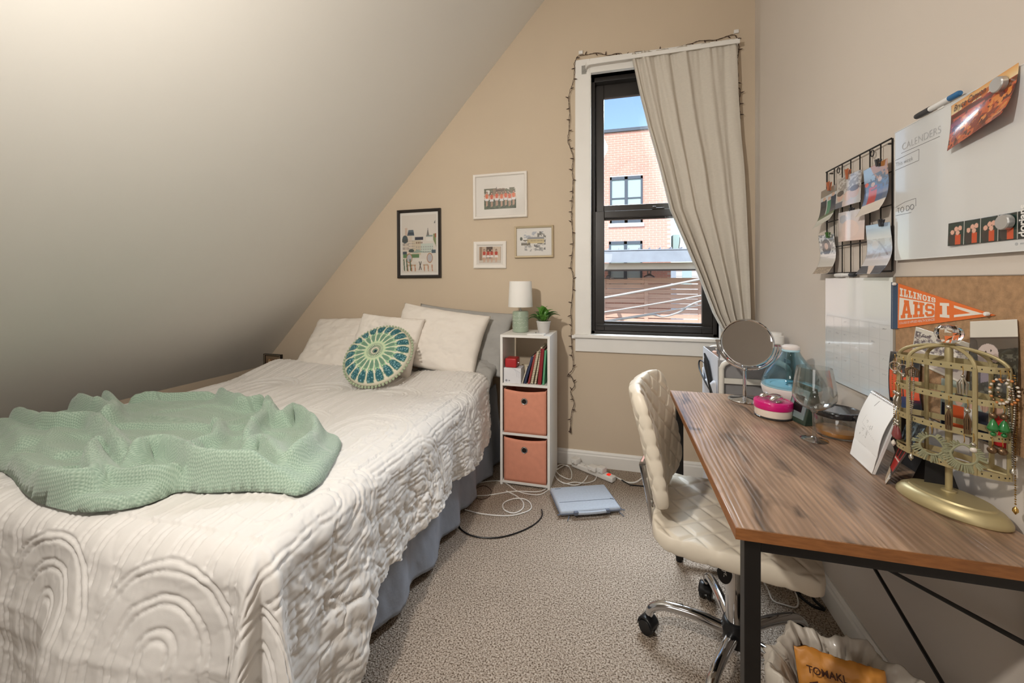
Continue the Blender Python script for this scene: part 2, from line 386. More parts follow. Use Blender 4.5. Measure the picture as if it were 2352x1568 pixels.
# right wall, set back a little beside the window corner
pl = [(XR, YF-T), (XR, 2.57), (XR+.012, 2.585), (.80, 2.60), (.80, YB), (XR+T, YB), (XR+T, YF-T)]
struct(B().prism([(x, y, 0) for x, y in pl], (0, 0, ZC+T)).ob('wall_right', 'wall_greige', smooth=False))
struct(B().box(XL-T, XL, YF-T, YB, 0, .52).ob('wall_left', 'wall_tan', smooth=False))
struct(B().box(XL-T, XR, YF-T, YF, 0, ZC+T).ob('wall_front', 'wall_greige', smooth=False))
struct(B().prism([(XL-T, YF, slope_z(XL-T)), (XL-.02, YF, slope_z(XL-.02)), (XC, YF, ZC), (XC, YF, ZC+T), (XL-T, YF, slope_z(XL-T)+T*1.6)], (0, YB-YF, 0)).ob('ceiling', 'ceiling_white', smooth=False))
struct(B().box(XC, XR, YF, YB, ZC, ZC+T).ob('ceiling', 'ceiling_white', smooth=False))
# baseboards: moulded profile
def baseboard(name, p0, p1, inw, h=.105, t=.015):
    p0, p1, inw = Vector(p0), Vector(p1), Vector(inw); up = Vector((0, 0, 1))
    prof = [(0, 0), (t, 0), (t, h*.72), (t*.75, h*.8), (t*.75, h*.88), (t*.35, h), (0, h)]
    return struct(B().prism([p0+inw*a+up*z for a, z in prof], p1-p0).ob(name, 'trim_white', smooth=False))
baseboard('baseboard_back', (-2.85, YB, 0), (.80, YB, 0), (0, -1, 0), .10)
baseboard('baseboard_right', (XR, YF, 0), (XR, 2.57, 0), (-1, 0, 0))

# ---------------------------------------------------------------- window: casing, sill, apron, jambs, two sashes
win = bpy.data.objects.new('window_1', None); COL.objects.link(win); win.location = (.2, YB, .875); reg(win, Matrix.Translation((.2, YB, .875))); struct(win)
CX0, CX1, CZ1 = -.278, .702, 2.70
b = B(); b.box(CX0, OX0-.008, YB-.022, YB, .875, CZ1); b.box(OX1+.008, CX1, YB-.022, YB, .875, CZ1); b.box(OX0-.008, OX1+.008, YB-.022, YB, OZ1+.008, CZ1)
b.ob('casing', 'trim_white', win, bev=.003, smooth=False)
b = B(); b.box(OX0-.008, OX0, YB-.03, YB+.07, OZ0, OZ1+.008); b.box(OX1, OX1+.008, YB-.03, YB+.07, OZ0, OZ1+.008); b.box(OX0, OX1, YB-.03, YB+.07, OZ1, OZ1+.008)
b.ob('inner_stop', 'trim_white', win, smooth=False)
B().box(CX0-.006, CX1+.006, YB-.045, YB+.03, .855, .877).ob('sill', 'trim_white', win, bev=.004, smooth=False)
B().box(CX0, CX1, YB-.02, YB, .762, .855).ob('apron', 'trim_white', win, bev=.003, smooth=False)
b = B()   # dark aluminium frame in the reveal
b.box(OX0, OX0+.022, YB+.045, YB+.16, OZ0, OZ1); b.box(OX1-.022, OX1, YB+.045, YB+.16, OZ0, OZ1); b.box(OX0, OX1, YB+.045, YB+.16, OZ1-.03, OZ1); b.box(OX0, OX1, YB+.045, YB+.16, OZ0, OZ0+.02)
b.ob('window_frame', 'black_frame', win, bev=.002, smooth=False)
def sash(name, y, x0, x1, z0, z1, st, bot, top):
    b = B(); b.box(x0, x0+st, y, y+.03, z0, z1); b.box(x1-st, x1, y, y+.03, z0, z1); b.box(x0+st, x1-st, y, y+.03, z0, z0+bot); b.box(x0+st, x1-st, y, y+.03, z1-top, z1)
    o = b.ob(name, 'black_frame', win, bev=.003, smooth=False)
    B().box(x0+st-.003, x1-st+.003, y+.013, y+.017, z0+bot-.003, z1-top+.003).ob('pane', 'glass_pane', o, smooth=False)
    return o
lo = sash('lower_sash', YB+.06, OX0+.022, OX1-.022, OZ0+.02, 1.70, .062, .065, .045)
up = sash('upper_sash', YB+.10, OX0+.022, OX1-.022, 1.645, OZ1-.03, .058, .10, .09)
b = B(); b.box(.215, .24, YB+.05, YB+.085, 1.70, 1.718); b.box(.235, .29, YB+.055, YB+.08, 1.70, 1.709); b.ob('sash_lock', 'black_frame', lo, bev=.002, smooth=False)
b = B(); b.box(OX0+.03, OX1-.03, YB+.045, YB+.06, OZ0+.055, OZ0+.066); b.ob('sash_lift', 'black_frame', lo, bev=.002, smooth=False)
mat('galvanised', (176, 176, 172), .35, .8, var=(40, .2))
rod = thing('curtain_rod', 'white flat curtain rod along the head of the window', 'curtain rod', (.2, YB-.03, 2.6))
pts = smooth([(-.205, YB-.022, 2.632), (-.205, YB-.05, 2.635), (-.19, YB-.075, 2.638), (-.15, YB-.08, 2.64), (.3, YB-.08, 2.645), (.66, YB-.08, 2.65), (.685, YB-.07, 2.65), (.69, YB-.022, 2.65)], 5)
b = B(); [b.obox((Vector(p)+Vector(q))/2, Vector(q)-Vector(p), (0, 0, 1), (Vector(q)-Vector(p)).cross(Vector((0, 0, 1))), (Vector(q)-Vector(p)).length/2+.001, .012, .003) for p, q in zip(pts[:-1], pts[1:])]
b.ob('rod', 'trim_white', rod, smooth=False)
b = B(); b.box(-.235, -.205, YB-.027, YB-.022, 2.60, 2.655); b.box(-.211, -.205, YB-.045, YB-.022, 2.612, 2.648); b.ob('bracket', 'galvanised', rod, smooth=False)

# ---------------------------------------------------------------- curtain, pulled to the wall side
mat('linen', (212, 205, 193), .9, var=(60, .04), bump=(420, .25, .002), stretch=(1, 1, 3))
zl = [(0, .086, 2.672), (.0, .087, 2.637), (.0, .132, 2.413), (0, .183, 2.191), (0, .247, 1.943), (0, .31, 1.671), (0, .397, 1.455), (0, .47, 1.269), (0, .554, 1.035), (0, .62, .90), (0, .655, .75)]
zs_l = np.array([p[2] for p in zl][::-1]); xs_l = np.array([p[1] for p in zl][::-1])
zr = [(.680, 2.672), (.684, 2.619), (.690, 2.373), (.703, 2.114), (.722, 1.856), (.735, 1.549), (.744, 1.294), (.752, 1.039), (.755, .75)]
zs_r = np.array([p[1] for p in zr][::-1]); xs_r = np.array([p[0] for p in zr][::-1])
nz, nx = 150, 200
Z = np.linspace(2.672, .75, nz)[:, None]; U = np.linspace(0, 1, nx)[None, :]
xl = np.interp(Z[:, 0], zs_l, xs_l)[:, None]; xr = np.interp(Z[:, 0], zs_r, xs_r)[:, None]
# gather: folds crowd towards the free (left) edge at the top, hang freer on the wall side
w = U**1.15
X = xl+(xr-xl)*w
down = (2.672-Z)/1.92
ph = 2*np.pi*(5.2*U**.8)+.5*fbm(U*3, down*2)
amp = (.011+.017*down)*(1-.6*sst(.62, .95, U))
Y = YB-.062+amp*np.sin(ph)*-1+.004*np.sin(ph*2.3+1.2)+.010*fbm(U*6, down*5)-.018*np.exp(-((U-.05)/.06)**2)*down
Y = Y+.004*np.sin(2*np.pi*19*U)*np.exp(-down*14)
tw = np.sin(ph)*.006
X = X+tw*(1-np.exp(-down*6))
P = np.stack([X+0*U, Y, Z+0*U], -1)
tag(npmesh('curtain', P, 'linen', solid=.003), 'long grey-beige linen curtain swept to one side of the window', 'curtain')

# ================================================================ OUTSIDE
mat('brick', (220, 164, 148), .85, var=(3, .10)); mat('mortar', (236, 214, 204), .9); mat('slate_frame', (74, 84, 96), .5)
mat('window_blind', (168, 188, 190), .35); mat('fence_wood', (206, 168, 150), .8, var=(5, .15), stretch=(.3, 1, 4)); mat('roof_metal', (150, 158, 170), .5, .1, var=(5, .1))
mat('beam_wood', (222, 210, 200), .8); mat('dark_metal', (66, 52, 48), .5); mat('cable_pale', (168, 166, 164), .6); mat('ground', (120, 116, 108), .95, var=(1, .2)); mat('pale_wall', (228, 230, 236), .8); mat('ac_green', (150, 170, 166), .6)
struct(B().box(-40, 40, 3.6, 60, -3.4, -3.2).ob('ground', 'ground', smooth=False))
bw = thing('brick_building', 'red brick building with grey two-pane windows beyond the slatted fence', 'building', (-1.7, 14, -3.2))
FX0, FX1, FZ0, FZ1 = -5.0, 1.65, -3.2, 6.2
b = B(); b.box(FX0, FX1, 14.0, 20, FZ0, FZ1); b.ob('wall', 'mortar', bw, smooth=False)
B().box(FX0-.05, FX1+.05, 13.93, 20.05, FZ1, FZ1+.10).ob('coping', 'slate_frame', bw, smooth=False)
wins = [(-.269, .777, 3.15, 4.70), (-.30, .764, 1.0, 2.55)]
for x0, x1, z0, z1 in wins:
    b = B(); m = .09; xm = (x0+x1)/2
    b.box(x0, x1, 13.95, 14.02, z1-.10, z1); b.box(x0, x1, 13.95, 14.02, z0, z0+.1); b.box(x0, x0+.06, 13.95, 14.02, z0, z1); b.box(x1-.06, x1, 13.95, 14.02, z0, z1); b.box(xm-.05, xm+.05, 13.95, 14.02, z0, z1)
    zm = z1-.72
    if z1 > 4: b.box(x0, x1, 13.96, 14.02, zm-.02, zm+.02)
    wf = b.ob('window', 'slate_frame', bw, smooth=False)
    for a0, a1 in ((x0+.06, xm-.05), (xm+.05, x1-.06)): B().box(a0, a1, 13.985, 13.999, z0+.1, z1-.1).ob('pane', 'window_blind', wf, smooth=False)
    B().box(x0-.05, x1+.05, 13.93, 14.03, z0-.12, z0).ob('sill', 'pale_wall', bw, smooth=False)
bme = None; rest = B(); nb = 0
def clear(x0, x1, z0, z1): return all(x1 < a-.0 or x0 > c or z1 < d-.13 or z0 > e for a, c, d, e in wins)
near = []
for j in range(int((FZ1+1.2)/.0755)):
    z0 = FZ1-(j+1)*.0755
    for i in range(-18, 10):
        x0 = i*.222+(.111 if j % 2 else 0)+.0; x1 = x0+.206; 
        if x1 > FX1: continue
        if not clear(x0, x1, z0, z0+.062):
            for a, c_, d, e in wins:
                if z0 < e and z0+.062 > d-.12:
                    if x0 < a-.02 < x1: rest.box(x0, a-.004, 13.988, 14.001, z0, z0+.062)
                    if x0 < c_+.02 < x1: rest.box(c_+.004, x1, 13.988, 14.001, z0, z0+.062)
            continue
        if x1 > -.52 and x0 < 1.66 and 2.0 < z0: near.append((x0, z0))
        else: rest.box(x0, x1, 13.988, 14.001, z0, z0+.062)
near.sort(key=lambda p: -p[1]); keep = near[:110]+near[-190:]
for p in near:
    if p in keep:
        if bme is None:
            o = B().box(p[0], p[0]+.206, 13.988, 14.001, p[1], p[1]+.062).ob('brick', 'brick', bw, smooth=False); bme = o.data; p0 = p
        else:
            o = bpy.data.objects.new('brick', bme); COL.objects.link(o); o.parent = bw; o.location = (p[0]-p0[0], 0, p[1]-p0[1])
    else: rest.box(p[0], p[0]+.206, 13.988, 14.001, p[1], p[1]+.062)
o = rest.ob('brick_courses', 'brick', bw, smooth=False, fix=False); o['kind'] = 'stuff'
# slatted fence
fe = thing('slatted_fence', 'brown horizontal slat fence with one wide post below the brick building', 'fence', (.5, 12, -3.2))
pm = None
for k in range(22):
    z = 1.16-k*.139
    for x0, x1 in ((-3.2, -.42), (-.40, .71), (.81, 2.15), (2.2, 4.2)):
        if x0 < -1 and k > 12: continue
        dz = random.uniform(-.008, .008); B().box(x0, x1, 12.0, 12.022, z+dz, z+.122+dz).ob('slat', 'fence_wood', fe, smooth=False)
for x in (-.46, .71, 2.12): B().box(x, x+.105, 11.98, 12.06, -3.2, 1.30).ob('post', 'fence_wood', fe, smooth=False)
B().box(-3.2, 4.2, 11.97, 12.07, 1.285, 1.315).ob('top_rail', 'fence_wood', fe, smooth=False)
# pergola with metal roof
pg = thing('pergola', 'metal-roofed pergola in front of the brick building', 'pergola', (.6, 11, -3.2))
rf = B().prism([(-4, 10.6, 2.02), (-4, 13.6, 2.16), (-4, 13.6, 2.12), (-4, 10.6, 1.98)], (8.5, 0, 0)).ob('roof', 'roof_metal', pg, smooth=False)
for i in range(34): B().box(-4+i*.25, -3.975+i*.25, 10.6, 11.6, 2.02, 2.065).ob('seam', 'roof_metal', rf, smooth=False)
B().box(-4, 4.5, 10.6, 10.66, 1.70, 1.995).ob('fascia', 'roof_metal', pg, smooth=False)
B().box(-4, 4.5, 11.0, 11.12, 1.53, 1.70).ob('beam', 'beam_wood', pg, smooth=False)
B().box(-4, 4.5, 10.99, 11.13, 1.49, 1.53).ob('beam_plate', 'dark_metal', pg, smooth=False)
for x in (-3.9, 4.3): B().box(x, x+.15, 11.0, 11.12, -3.2, 1.5).ob('post', 'beam_wood', pg, smooth=False)
pd = thing('pendant_lamp', 'dark dome pendant lamp hanging under the pergola', 'lamp', (.78, 11.06, 1.31))
b = B(); b.tube([(.74, 11.06, 1.49), (.74, 11.06, 1.40)], .018); b.tube([(.81, 11.06, 1.49), (.81, 11.06, 1.40)], .018); b.ob('stem', 'dark_metal', pd)
B().lathe([(.02, 1.42), (.05, 1.40), (.12, 1.36), (.145, 1.33), (.145, 1.32), (.11, 1.34)], (.775, 11.06, 0), 24).ob('shade', 'dark_metal', pd)
fn = thing('outdoor_fan', 'dark outdoor fan hanging under the pergola', 'fan', (-.25, 11.06, 1.28))
B().tube([(-.25, 11.06, 1.49), (-.25, 11.06, 1.36)], .02).ob('stem', 'dark_metal', fn)
B().lathe([(.03, 1.38), (.06, 1.36), (.06, 1.30), (.03, 1.28)], (-.25, 11.06, 0), 20).ob('motor', 'dark_metal', fn)
for k in range(4):
    a = math.radians(12+90*k); d = Vector((math.cos(a), math.sin(a), 0)); s = Vector((-d.y, d.x, .2)).normalized()
    c = Vector((-.25, 11.06, 1.30)); B().obox(c+d*.27, d, s, d.cross(s), .22, .05, .006).ob('blade', 'dark_metal', fn, smooth=False)
# cables crossing the yard
for k, (p, q, r, sag, lab) in enumerate([((1390, 683), (1612, 640), .018, .03, 'thick pale overhead cable, uppermost above the fence'), ((1390, 716), (1612, 678), .012, .03, 'thin grey overhead cable between two paler ones'), ((1390, 736), (1612, 700), .009, .02, 'thin lower overhead cable crossing behind the white one'), ((1390, 738), (1500, 722), .016, .0, 'white overhead cable with a drip loop')]):
    A = onY(*p, 7+.15*k); C = onY(*q, 7+.15*k); d = C-A
    if k == 3: pts = smooth([A-d*3, A, A+d*.6, A+d, A+d*1.2+Vector((0, 0, -.06)), A+d*1.5+Vector((0, 0, -.03)), A+d*2.1+Vector((0, 0, .12)), A+d*4], 6)
    else: pts = [A+d*t+Vector((0, 0, sag*(abs(t-.5)**2-.25))) for t in np.linspace(-1.5, 2.5, 18)]
    tag(B().tube(pts, r, 8).ob('overhead_cable', 'cable_pale'), lab, 'cable')
B_ = thing('pale_house', 'pale house front standing beside the brick building', 'house', (6.2, 24, -3.2))
B().box(3.1, 14, 24, 30, -3.2, 2.2).ob('wall', 'pale_wall', B_, smooth=False)
for i in range(12): B().box(3.1, 14, 23.97, 24.0, -1.2+i*.27, -1.18+i*.27).ob('siding_board', 'mortar', B_, smooth=False)
for x0 in (3.4, 4.4): B().box(x0, x0+.5, 23.95, 24.02, .9, 1.9).ob('window', 'window_blind', B_, smooth=False)
ac = thing('air_conditioner', 'grey-green outdoor air conditioner box fixed beside the brick corner', 'air conditioner', (1.78, 15, 1.95))
B().box(1.74, 1.94, 14.2, 14.7, 2.28, 2.75).ob('body', 'ac_green', ac, bev=.01, smooth=False); B().tube(smooth([(1.92, 14.2, 2.3), (1.95, 14.2, 2.6), (1.9, 14.3, 2.72), (1.93, 14.3, 2.1)], 6), .012).ob('pipe', 'dark_metal', ac); B().box(1.651, 1.96, 14.15, 14.75, 2.24, 2.28).ob('bracket', 'dark_metal', ac, smooth=False)

# ================================================================ BED
mat('grey_sheet', (150, 158, 172), .8, var=(6, .10), bump=(30, .25, .01), sheen=.1)
mat('grey_case', (168, 166, 162), .8, var=(10, .08), bump=(60, .2, .006))
mat('white_cotton', (224, 221, 217), .9, bump=(600, .15, .001))
mat('white_case', (232, 225, 216), .9, bump=(500, .15, .001))
mat('bed_box', (120, 122, 128), .9)
BX0, BX1, BY0, BY1, ZT = -2.33, -.83, .785, 2.70, .615
bed = thing('bed', 'bed with grey-blue sheets under the sloped ceiling', 'bed', ((BX0+BX1)/2, (BY0+BY1)/2, 0))
def rbox(x0, x1, y0, y1, z0, z1, r, n=5):
    bm = bmesh.new(); bmesh.ops.create_cube(bm, size=1)
    for v in bm.verts: v.co = Vector(((x0+x1)/2+v.co.x*(x1-x0), (y0+y1)/2+v.co.y*(y1-y0), (z0+z1)/2+v.co.z*(z1-z0)))
    bmesh.ops.bevel(bm, geom=bm.edges[:], offset=r, segments=n, affect='EDGES', profile=.5)
    b = B(); b.v = [v.co.copy() for v in bm.verts]; bm.verts.index_update(); b.f = [tuple(v.index for v in f.verts) for f in bm.faces]; bm.free(); return b
rbox(BX0+.02, BX1-.02, BY0+.02, BY1, .10, .34, .03).ob('box_spring', 'bed_box', bed)
rbox(BX0, BX1, BY0, BY1, .34, .60, .06).ob('mattress', 'grey_case', bed)
for x in (BX0+.1, BX1-.1):
    for y in (BY0+.1, BY1-.1): B().lathe([(.025, 0), (.03, .1)], (x, y, 0), 12).ob('leg', 'bed_box', bed)
# loose sheet hanging down the open side
n = 220; t = np.linspace(0, 1, n)[None, :]; v = np.linspace(0, 1, 40)[:, None]
Y = BY0+.02+t*(BY1-BY0-.04)
X = BX1+.012+.035*v*(1+.9*fbm(t*9, v*1.2))+.02*v*np.sin(t*44+2*v)+.006*fbm(t*40, v*6)
Zb = .03+.02*fbm(t*7, t*0+3)
Z = .52*(1-v)+Zb*v
npmesh('sheet', np.stack([X+0*t, Y+0*v, Z+0*t], -1), 'grey_sheet', bed, solid=.002)

# ---------------------------------------------------------------- duvet with tufted arches
R_ = .075
def roll(d):
    a = np.minimum(d/R_, math.pi/2); ex = np.maximum(d-R_*math.pi/2, 0)
    return R_*np.sin(a)+.10*ex, R_*(1-np.cos(a))+.985*ex
ns, ntt = 600, 640
sv = np.linspace(0, 1, ns)[None, :]; tv = np.linspace(0, 1, ntt)[:, None]
tY = 2.36-tv*(2.36-(BY0-.68))          # cloth coordinate along the bed, head to hem at the foot
hemR = .40+.03*fbm(tY*3.1, tY*0+5)+.012*fbm(tY*14, tY*0)+.30*sst(1.12, .86, tY)
sX = (BX0-.22)+sv*((BX1+hemR)-(BX0-.22))
tY = tY+0*sv
dR = np.maximum(sX-BX1, 0); dL = np.maximum(BX0-sX, 0); dF = np.maximum(BY0-tY, 0)
ds = dR-dL; d = np.hypot(ds, dF); dd = np.maximum(d, 1e-6); nxv, nyv = ds/dd, -dF/dd
h, drop = roll(d)
phi = np.arctan2(dF, np.abs(ds)+1e-9)
corner = np.minimum(phi, math.pi/2-phi)/(math.pi/4); corner = np.clip(corner, 0, 1)*(d > 0)*(dR > 0)
hang = np.clip(drop/.4, 0, 1.2)
# loose folds in the drapes
h = h+hang*(.026*np.sin(tY*13+2*fbm(tY*3, sX*2))*(dR > 0)*np.cos(phi)+.03*fbm(tY*6, drop*3))
h = h+hang*np.sin(phi)*(.050*sst(-1.36, -1.22, sX+.22*drop)*sst(-.85, -1.0, sX)+.020*np.sin(sX*9)+.03*fbm(sX*4, drop*2))
h = h+corner*hang*(.10*np.sin(phi*7.5-.6)+.04)+corner*.12*np.clip(drop-.3, 0, 1)
X = np.clip(sX, BX0, BX1)+nxv*h; Y = np.maximum(tY, BY0)+nyv*h; Z = ZT-drop
under = np.maximum(.025-Z, 0); X = X+nxv*under*.9; Y = Y+nyv*under*.9; Z = np.maximum(Z, .02+.012*np.abs(fbm(sX*9, tY*9)))
flat = (d == 0)
Z = Z+.022*fbm(sX*2.2, tY*2.2, 3)*(1-hang)+.045*sst(2.0, 2.36, tY)*(1-hang)+.02*np.exp(-((sX+.95)/.2)**2)*sst(1.0, 2.3, tY)*(1-hang)
P = np.stack([X, Y, Z], -1); N = normals(P)
N = np.where((N[..., 2:3] < 0) & flat[..., None], -N, N)
if N[ntt//3, ns//2, 2] < 0: N = -N
def arches(x, y, w=.40, pitch=.46):
    """distance to the nearest stitched double line of nested arches"""
    best = np.full(x.shape, 9.); done = np.zeros(x.shape, bool)
    j0 = np.floor((y)/pitch).astype(int)
    for k in (-1, 0, 1, 2):        # rows nearer the foot lie in front
        j = j0+k-1+1
        cy = j*pitch+.06; off = (np.abs(j) % 2)*.5*w
        cx = np.round((x-off)/w)*w+off
        lx, ly = np.abs(x-cx), y-cy
        r = np.where(ly > 0, np.hypot(lx, ly), lx)
        hit = (~done) & (r < w/2) & (ly > -pitch*1.3)
        dist = np.full(x.shape, 9.)
        for rr in (.030, .050, .098, .118, .168, .188): dist = np.minimum(dist, np.abs(r-rr))
        best = np.where(hit, dist, best); done |= hit
    return best
jx = sX+.006*fbm(sX*18, tY*18)+.01*fbm(sX*4, tY*4); jy = tY+.006*fbm(sX*18+9, tY*18)
da = arches(jx, jy)
ridge = np.exp(-(da/.0045)**2)*(.75+.5*fbm(sX*90, tY*90))
crk = np.abs(fbm(sX*9+.7*fbm(sX*5, tY*5), tY*9, 4)); crk = np.exp(-(crk/.09)**2)
crk2 = np.exp(-(np.abs(fbm(sX*22, tY*13+4, 3))/.10)**2)
side = np.clip(hang+.35*sst(-1.35, -.9, sX), 0, 1)*(dF < .02)+.35*(dF >= .02)*hang
crs = np.clip(hang+.35*sst(-1.25, -.9, sX), 0, 1)*(dF < .02)
hgt = (.0062+.0004*(dF > 0))*ridge*(1-.35*crs)+(.0010+.0062*crs)*crk+(.0006+.0045*crs)*crk2+.0045*fbm(sX*36, tY*26, 3)*(.12+crs)+.012*crs*fbm(sX*7, tY*11)+.006*(dF > 0)*fbm(sX*6, drop*5)
P = P+N*hgt[..., None]
hemE = np.minimum.reduce([sv+0*tv, 1-sv+0*tv, 1-tv+0*sv])
P[..., 2] = np.maximum(P[..., 2], .012)
tag(npmesh('duvet', P, 'white_cotton'), 'white duvet cover with tufted arch pattern spread over the bed', 'duvet')

# ---------------------------------------------------------------- pillows
def pillow(name, c, R, U, w, hh, th, m, label, seed, sharp=.35, sag=.0, solid=False, cat='pillow', crump=.020):
    """superelliptic cushion; R right vector, U up vector (both unit), N front"""
    R = np.array(Vector(R).normalized()); U = np.array(Vector(U).normalized()); Nn = np.cross(R, U)
    k = 60; u = np.linspace(-1, 1, k)[None, :]; v = np.linspace(-1, 1, k)[:, None]
    q = np.clip((1-np.abs(u)**2.6)*(1-np.abs(v)**2.6), 0, 1)**sharp
    pin = 1-.07*(np.abs(v)**2)*(1-np.abs(u)**4)*0
    ex = u*(w/2)*(1-.055*(1-v**2))*1.0; ey = v*(hh/2)*(1-.06*(1-u**2))
    wr = crump*fbm(u*2.2+seed, v*2.2+seed)+crump*.5*fbm(u*6+seed, v*6-seed)+crump*.4*np.exp(-(np.abs(fbm(u*3+seed, v*3))/.08)**2)*.5
    C = np.array(c)
    def face(sgn):
        z = sgn*th/2*q+wr*(.35+.65*q)
        ysag = -sag*(1-np.abs(v))*0+ey
        return C+R*ex[..., None]+U*(ysag+0*u)[..., None]+Nn*z[..., None]
    A = face(1); Bk = face(-1); Bk[0] = A[0]; Bk[-1] = A[-1]; Bk[:, 0] = A[:, 0]; Bk[:, -1] = A[:, -1]
    V = np.concatenate([A.reshape(-1, 3), Bk.reshape(-1, 3)]); idx = np.arange(k*k).reshape(k, k)
    qf = np.stack([idx[:-1, :-1], idx[:-1, 1:], idx[1:, 1:], idx[1:, :-1]], -1).reshape(-1, 4)
    q2 = np.concatenate([qf, qf[:, ::-1]+k*k])
    o = npmesh(name, V.reshape(1, -1, 3), m, quads=q2)
    bm = bmesh.new(); bm.from_mesh(o.data); bmesh.ops.remove_doubles(bm, verts=bm.verts, dist=1e-5); bm.to_mesh(o.data); bm.free()
    return tag(o, label, cat)
def lean(deg, yaw=0, roll_=0):
    a = math.radians(deg); M = Matrix.Rotation(math.radians(yaw), 3, 'Z'); U = M @ Vector((0, math.sin(a), math.cos(a))); R = M @ Vector((1, 0, 0))
    Q = Matrix.Rotation(math.radians(roll_), 3, R.cross(U)); return Q @ R, Q @ U
R, U = lean(24, 0, -5); pillow('pillow', (-1.06, 2.60, .835), R, U, .72, .44, .10, 'grey_case', 'grey pillow propped behind the large white one', 3)
R, U = lean(62, 0, -3); pillow('pillow', (-1.02, 2.50, .665), R, U, .56, .40, .10, 'grey_case', 'flat grey pillow squashed under the upright pillows', 5)
R, U = lean(26, 3, -8); pillow('pillow', (-1.155, 2.46, .845), R, U, .64, .43, .15, 'white_case', 'large white pillow standing in front of the grey one', 7)
R, U = lean(40, -2, 2); pillow('pillow', (-1.86, 2.50, .775), R, U, .72, .44, .16, 'white_case', 'white pillow at the low end under the slope', 9)
R, U = lean(24, 2, -4); pillow('pillow', (-1.46, 2.33, .815), R, U, .46, .40, .13, 'white_case', 'square white cushion behind the round patterned one', 11, cat='cushion')

# round mandala cushion
rc = thing('round_cushion', 'round green and cream mandala cushion with pompom trim', 'cushion', (-1.40, 2.12, .66))
a = math.radians(42); Uc = Vector((0, math.sin(a), math.cos(a))); Rc = Vector((1, .06, 0)).normalized(); Nc = Rc.cross(Uc).normalized(); Uc = Nc.cross(Rc)
RAD, CC = .200, Vector((-1.375, 2.12, .790))
nr, na = 70, 288
rr = np.linspace(0, 1, nr)[:, None]; aa = np.linspace(0, 2*np.pi, na)[None, :]
zz = .055*np.sqrt(np.clip(1-rr**2.6, 0, 1))-.012*np.exp(-(rr/.09)**2)
def disc(sgn):
    e = RAD*rr; return np.array(CC)+e[..., None]*(np.cos(aa)[..., None]*np.array(Rc)+np.sin(aa)[..., None]*np.array(Uc))+(sgn*(zz+0*aa))[..., None]*np.array(Nc)
cream, sage, teal, mint, navy = [np.array(lin(c)) for c in ((222, 216, 196), (112, 146, 124), (44, 98, 108), (150, 190, 150), (40, 60, 74))]
C = np.zeros((nr, na, 3)); C[:] = cream
def petals(r0, r1, n, width, col, off=0, pw=.8):
    x = ((aa/(2*np.pi)*n+off) % 1)-.5; t = (rr-r0)/(r1-r0); k = (t > 0) & (t < 1)
    wv = width*np.sqrt(np.clip(1-(2*np.clip(t, 0, 1)-1.15)**2/1.33, 0, 1)); C[k & (np.abs(x)+0*rr < wv)] = col
C[(rr < .36) & (rr > .12) & (aa > -1)] = np.array(lin((196, 212, 176)))
petals(.60, .97, 20, .44, sage); petals(.63, .95, 20, .36, teal); petals(.52, .66, 40, .22, mint, .25)
petals(.30, .60, 20, .42, mint*1.1); petals(.32, .58, 20, .34, sage)
k = (vnoise(aa*46, rr*60) > .45) & (rr > .66) & (rr < .93); x = ((aa/(2*np.pi)*20) % 1)-.5; C[k & (np.abs(x) < .26)] = np.array(lin((150, 196, 200)))
petals(.20, .25, 40, .25, sage); petals(.10, .19, 24, .25, navy)
C[(rr < .085) & (aa > -1)] = navy; C[(rr < .06) & (rr > .045) & (aa > -1)] = mint
npmesh('cover', disc(1), print_mat('printed_cotton', .9), rc, cols=C)
npmesh('back', disc(-1), 'white_case', rc, flip=True)
b = B()
for i in range(64):
    q = 2*math.pi*i/64; b.ball(CC+(Rc*math.cos(q)+Uc*math.sin(q))*(RAD+.008), .0085, 6)
mat('pompom', (176, 190, 160), .95, bump=(500, .6, .004)); b.ob('pompom_trim', 'pompom', rc)

# ---------------------------------------------------------------- sage knitted throw
knit_mat()
ZB = .655
outline = [(-160, 968), (-60, 950), (0, 947), (28, 953), (70, 966), (97, 966), (118, 940), (150, 930), (172, 935), (186, 940), (205, 936), (222, 940), (238, 925), (258, 928), (282, 932), (335, 918), (395, 913), (445, 909), (500, 909), (545, 921), (610, 935), (665, 946), (705, 962), (735, 985), (778, 991), (776, 1014), (757, 1050), (736, 1082), (690, 1110), (640, 1104), (560, 1100), (470, 1099), (436, 1094), (400, 1098), (368, 1112), (325, 1127), (262, 1138), (195, 1140), (120, 1129), (62, 1105), (22, 1066), (-30, 1046), (-120, 1020)]
def Wp(l): return np.array([tuple(onZ(x, y, ZB))[:2] for x, y in l])
poly = Wp([tuple(p)[:2] for p in smooth([(x, y, 0) for x, y in outline], 4, True)])
poly[:, 1] = np.maximum(poly[:, 1], BY0-.03)
def segdist(px, py, pl, closed=True):
    best = np.full(px.shape, 9.); bx = px.copy(); by = py.copy(); n = len(pl); along = np.zeros(px.shape)
    for i in range(n if closed else n-1):
        a, c = pl[i], pl[(i+1) % n]; dx, dy = c-a; L = dx*dx+dy*dy+1e-12
        k = np.clip(((px-a[0])*dx+(py-a[1])*dy)/L, 0, 1); qx = a[0]+k*dx; qy = a[1]+k*dy; d_ = np.hypot(px-qx, py-qy)
        m_ = d_ < best; best[m_] = d_[m_]; bx[m_] = qx[m_]; by[m_] = qy[m_]; along[m_] = (i+k[m_])/max(1, n-1)
    return best, bx, by, along
def inside(px, py, pl):
    ins = np.zeros(px.shape, bool); n = len(pl)
    for i in range(n):
        (x0, y0), (x1, y1) = pl[i], pl[(i+1) % n]
        if y0 == y1: continue
        ins ^= ((y0 > py) != (y1 > py)) & (px < (x1-x0)*(py-y0)/(y1-y0)+x0)
    return ins
st = .0065
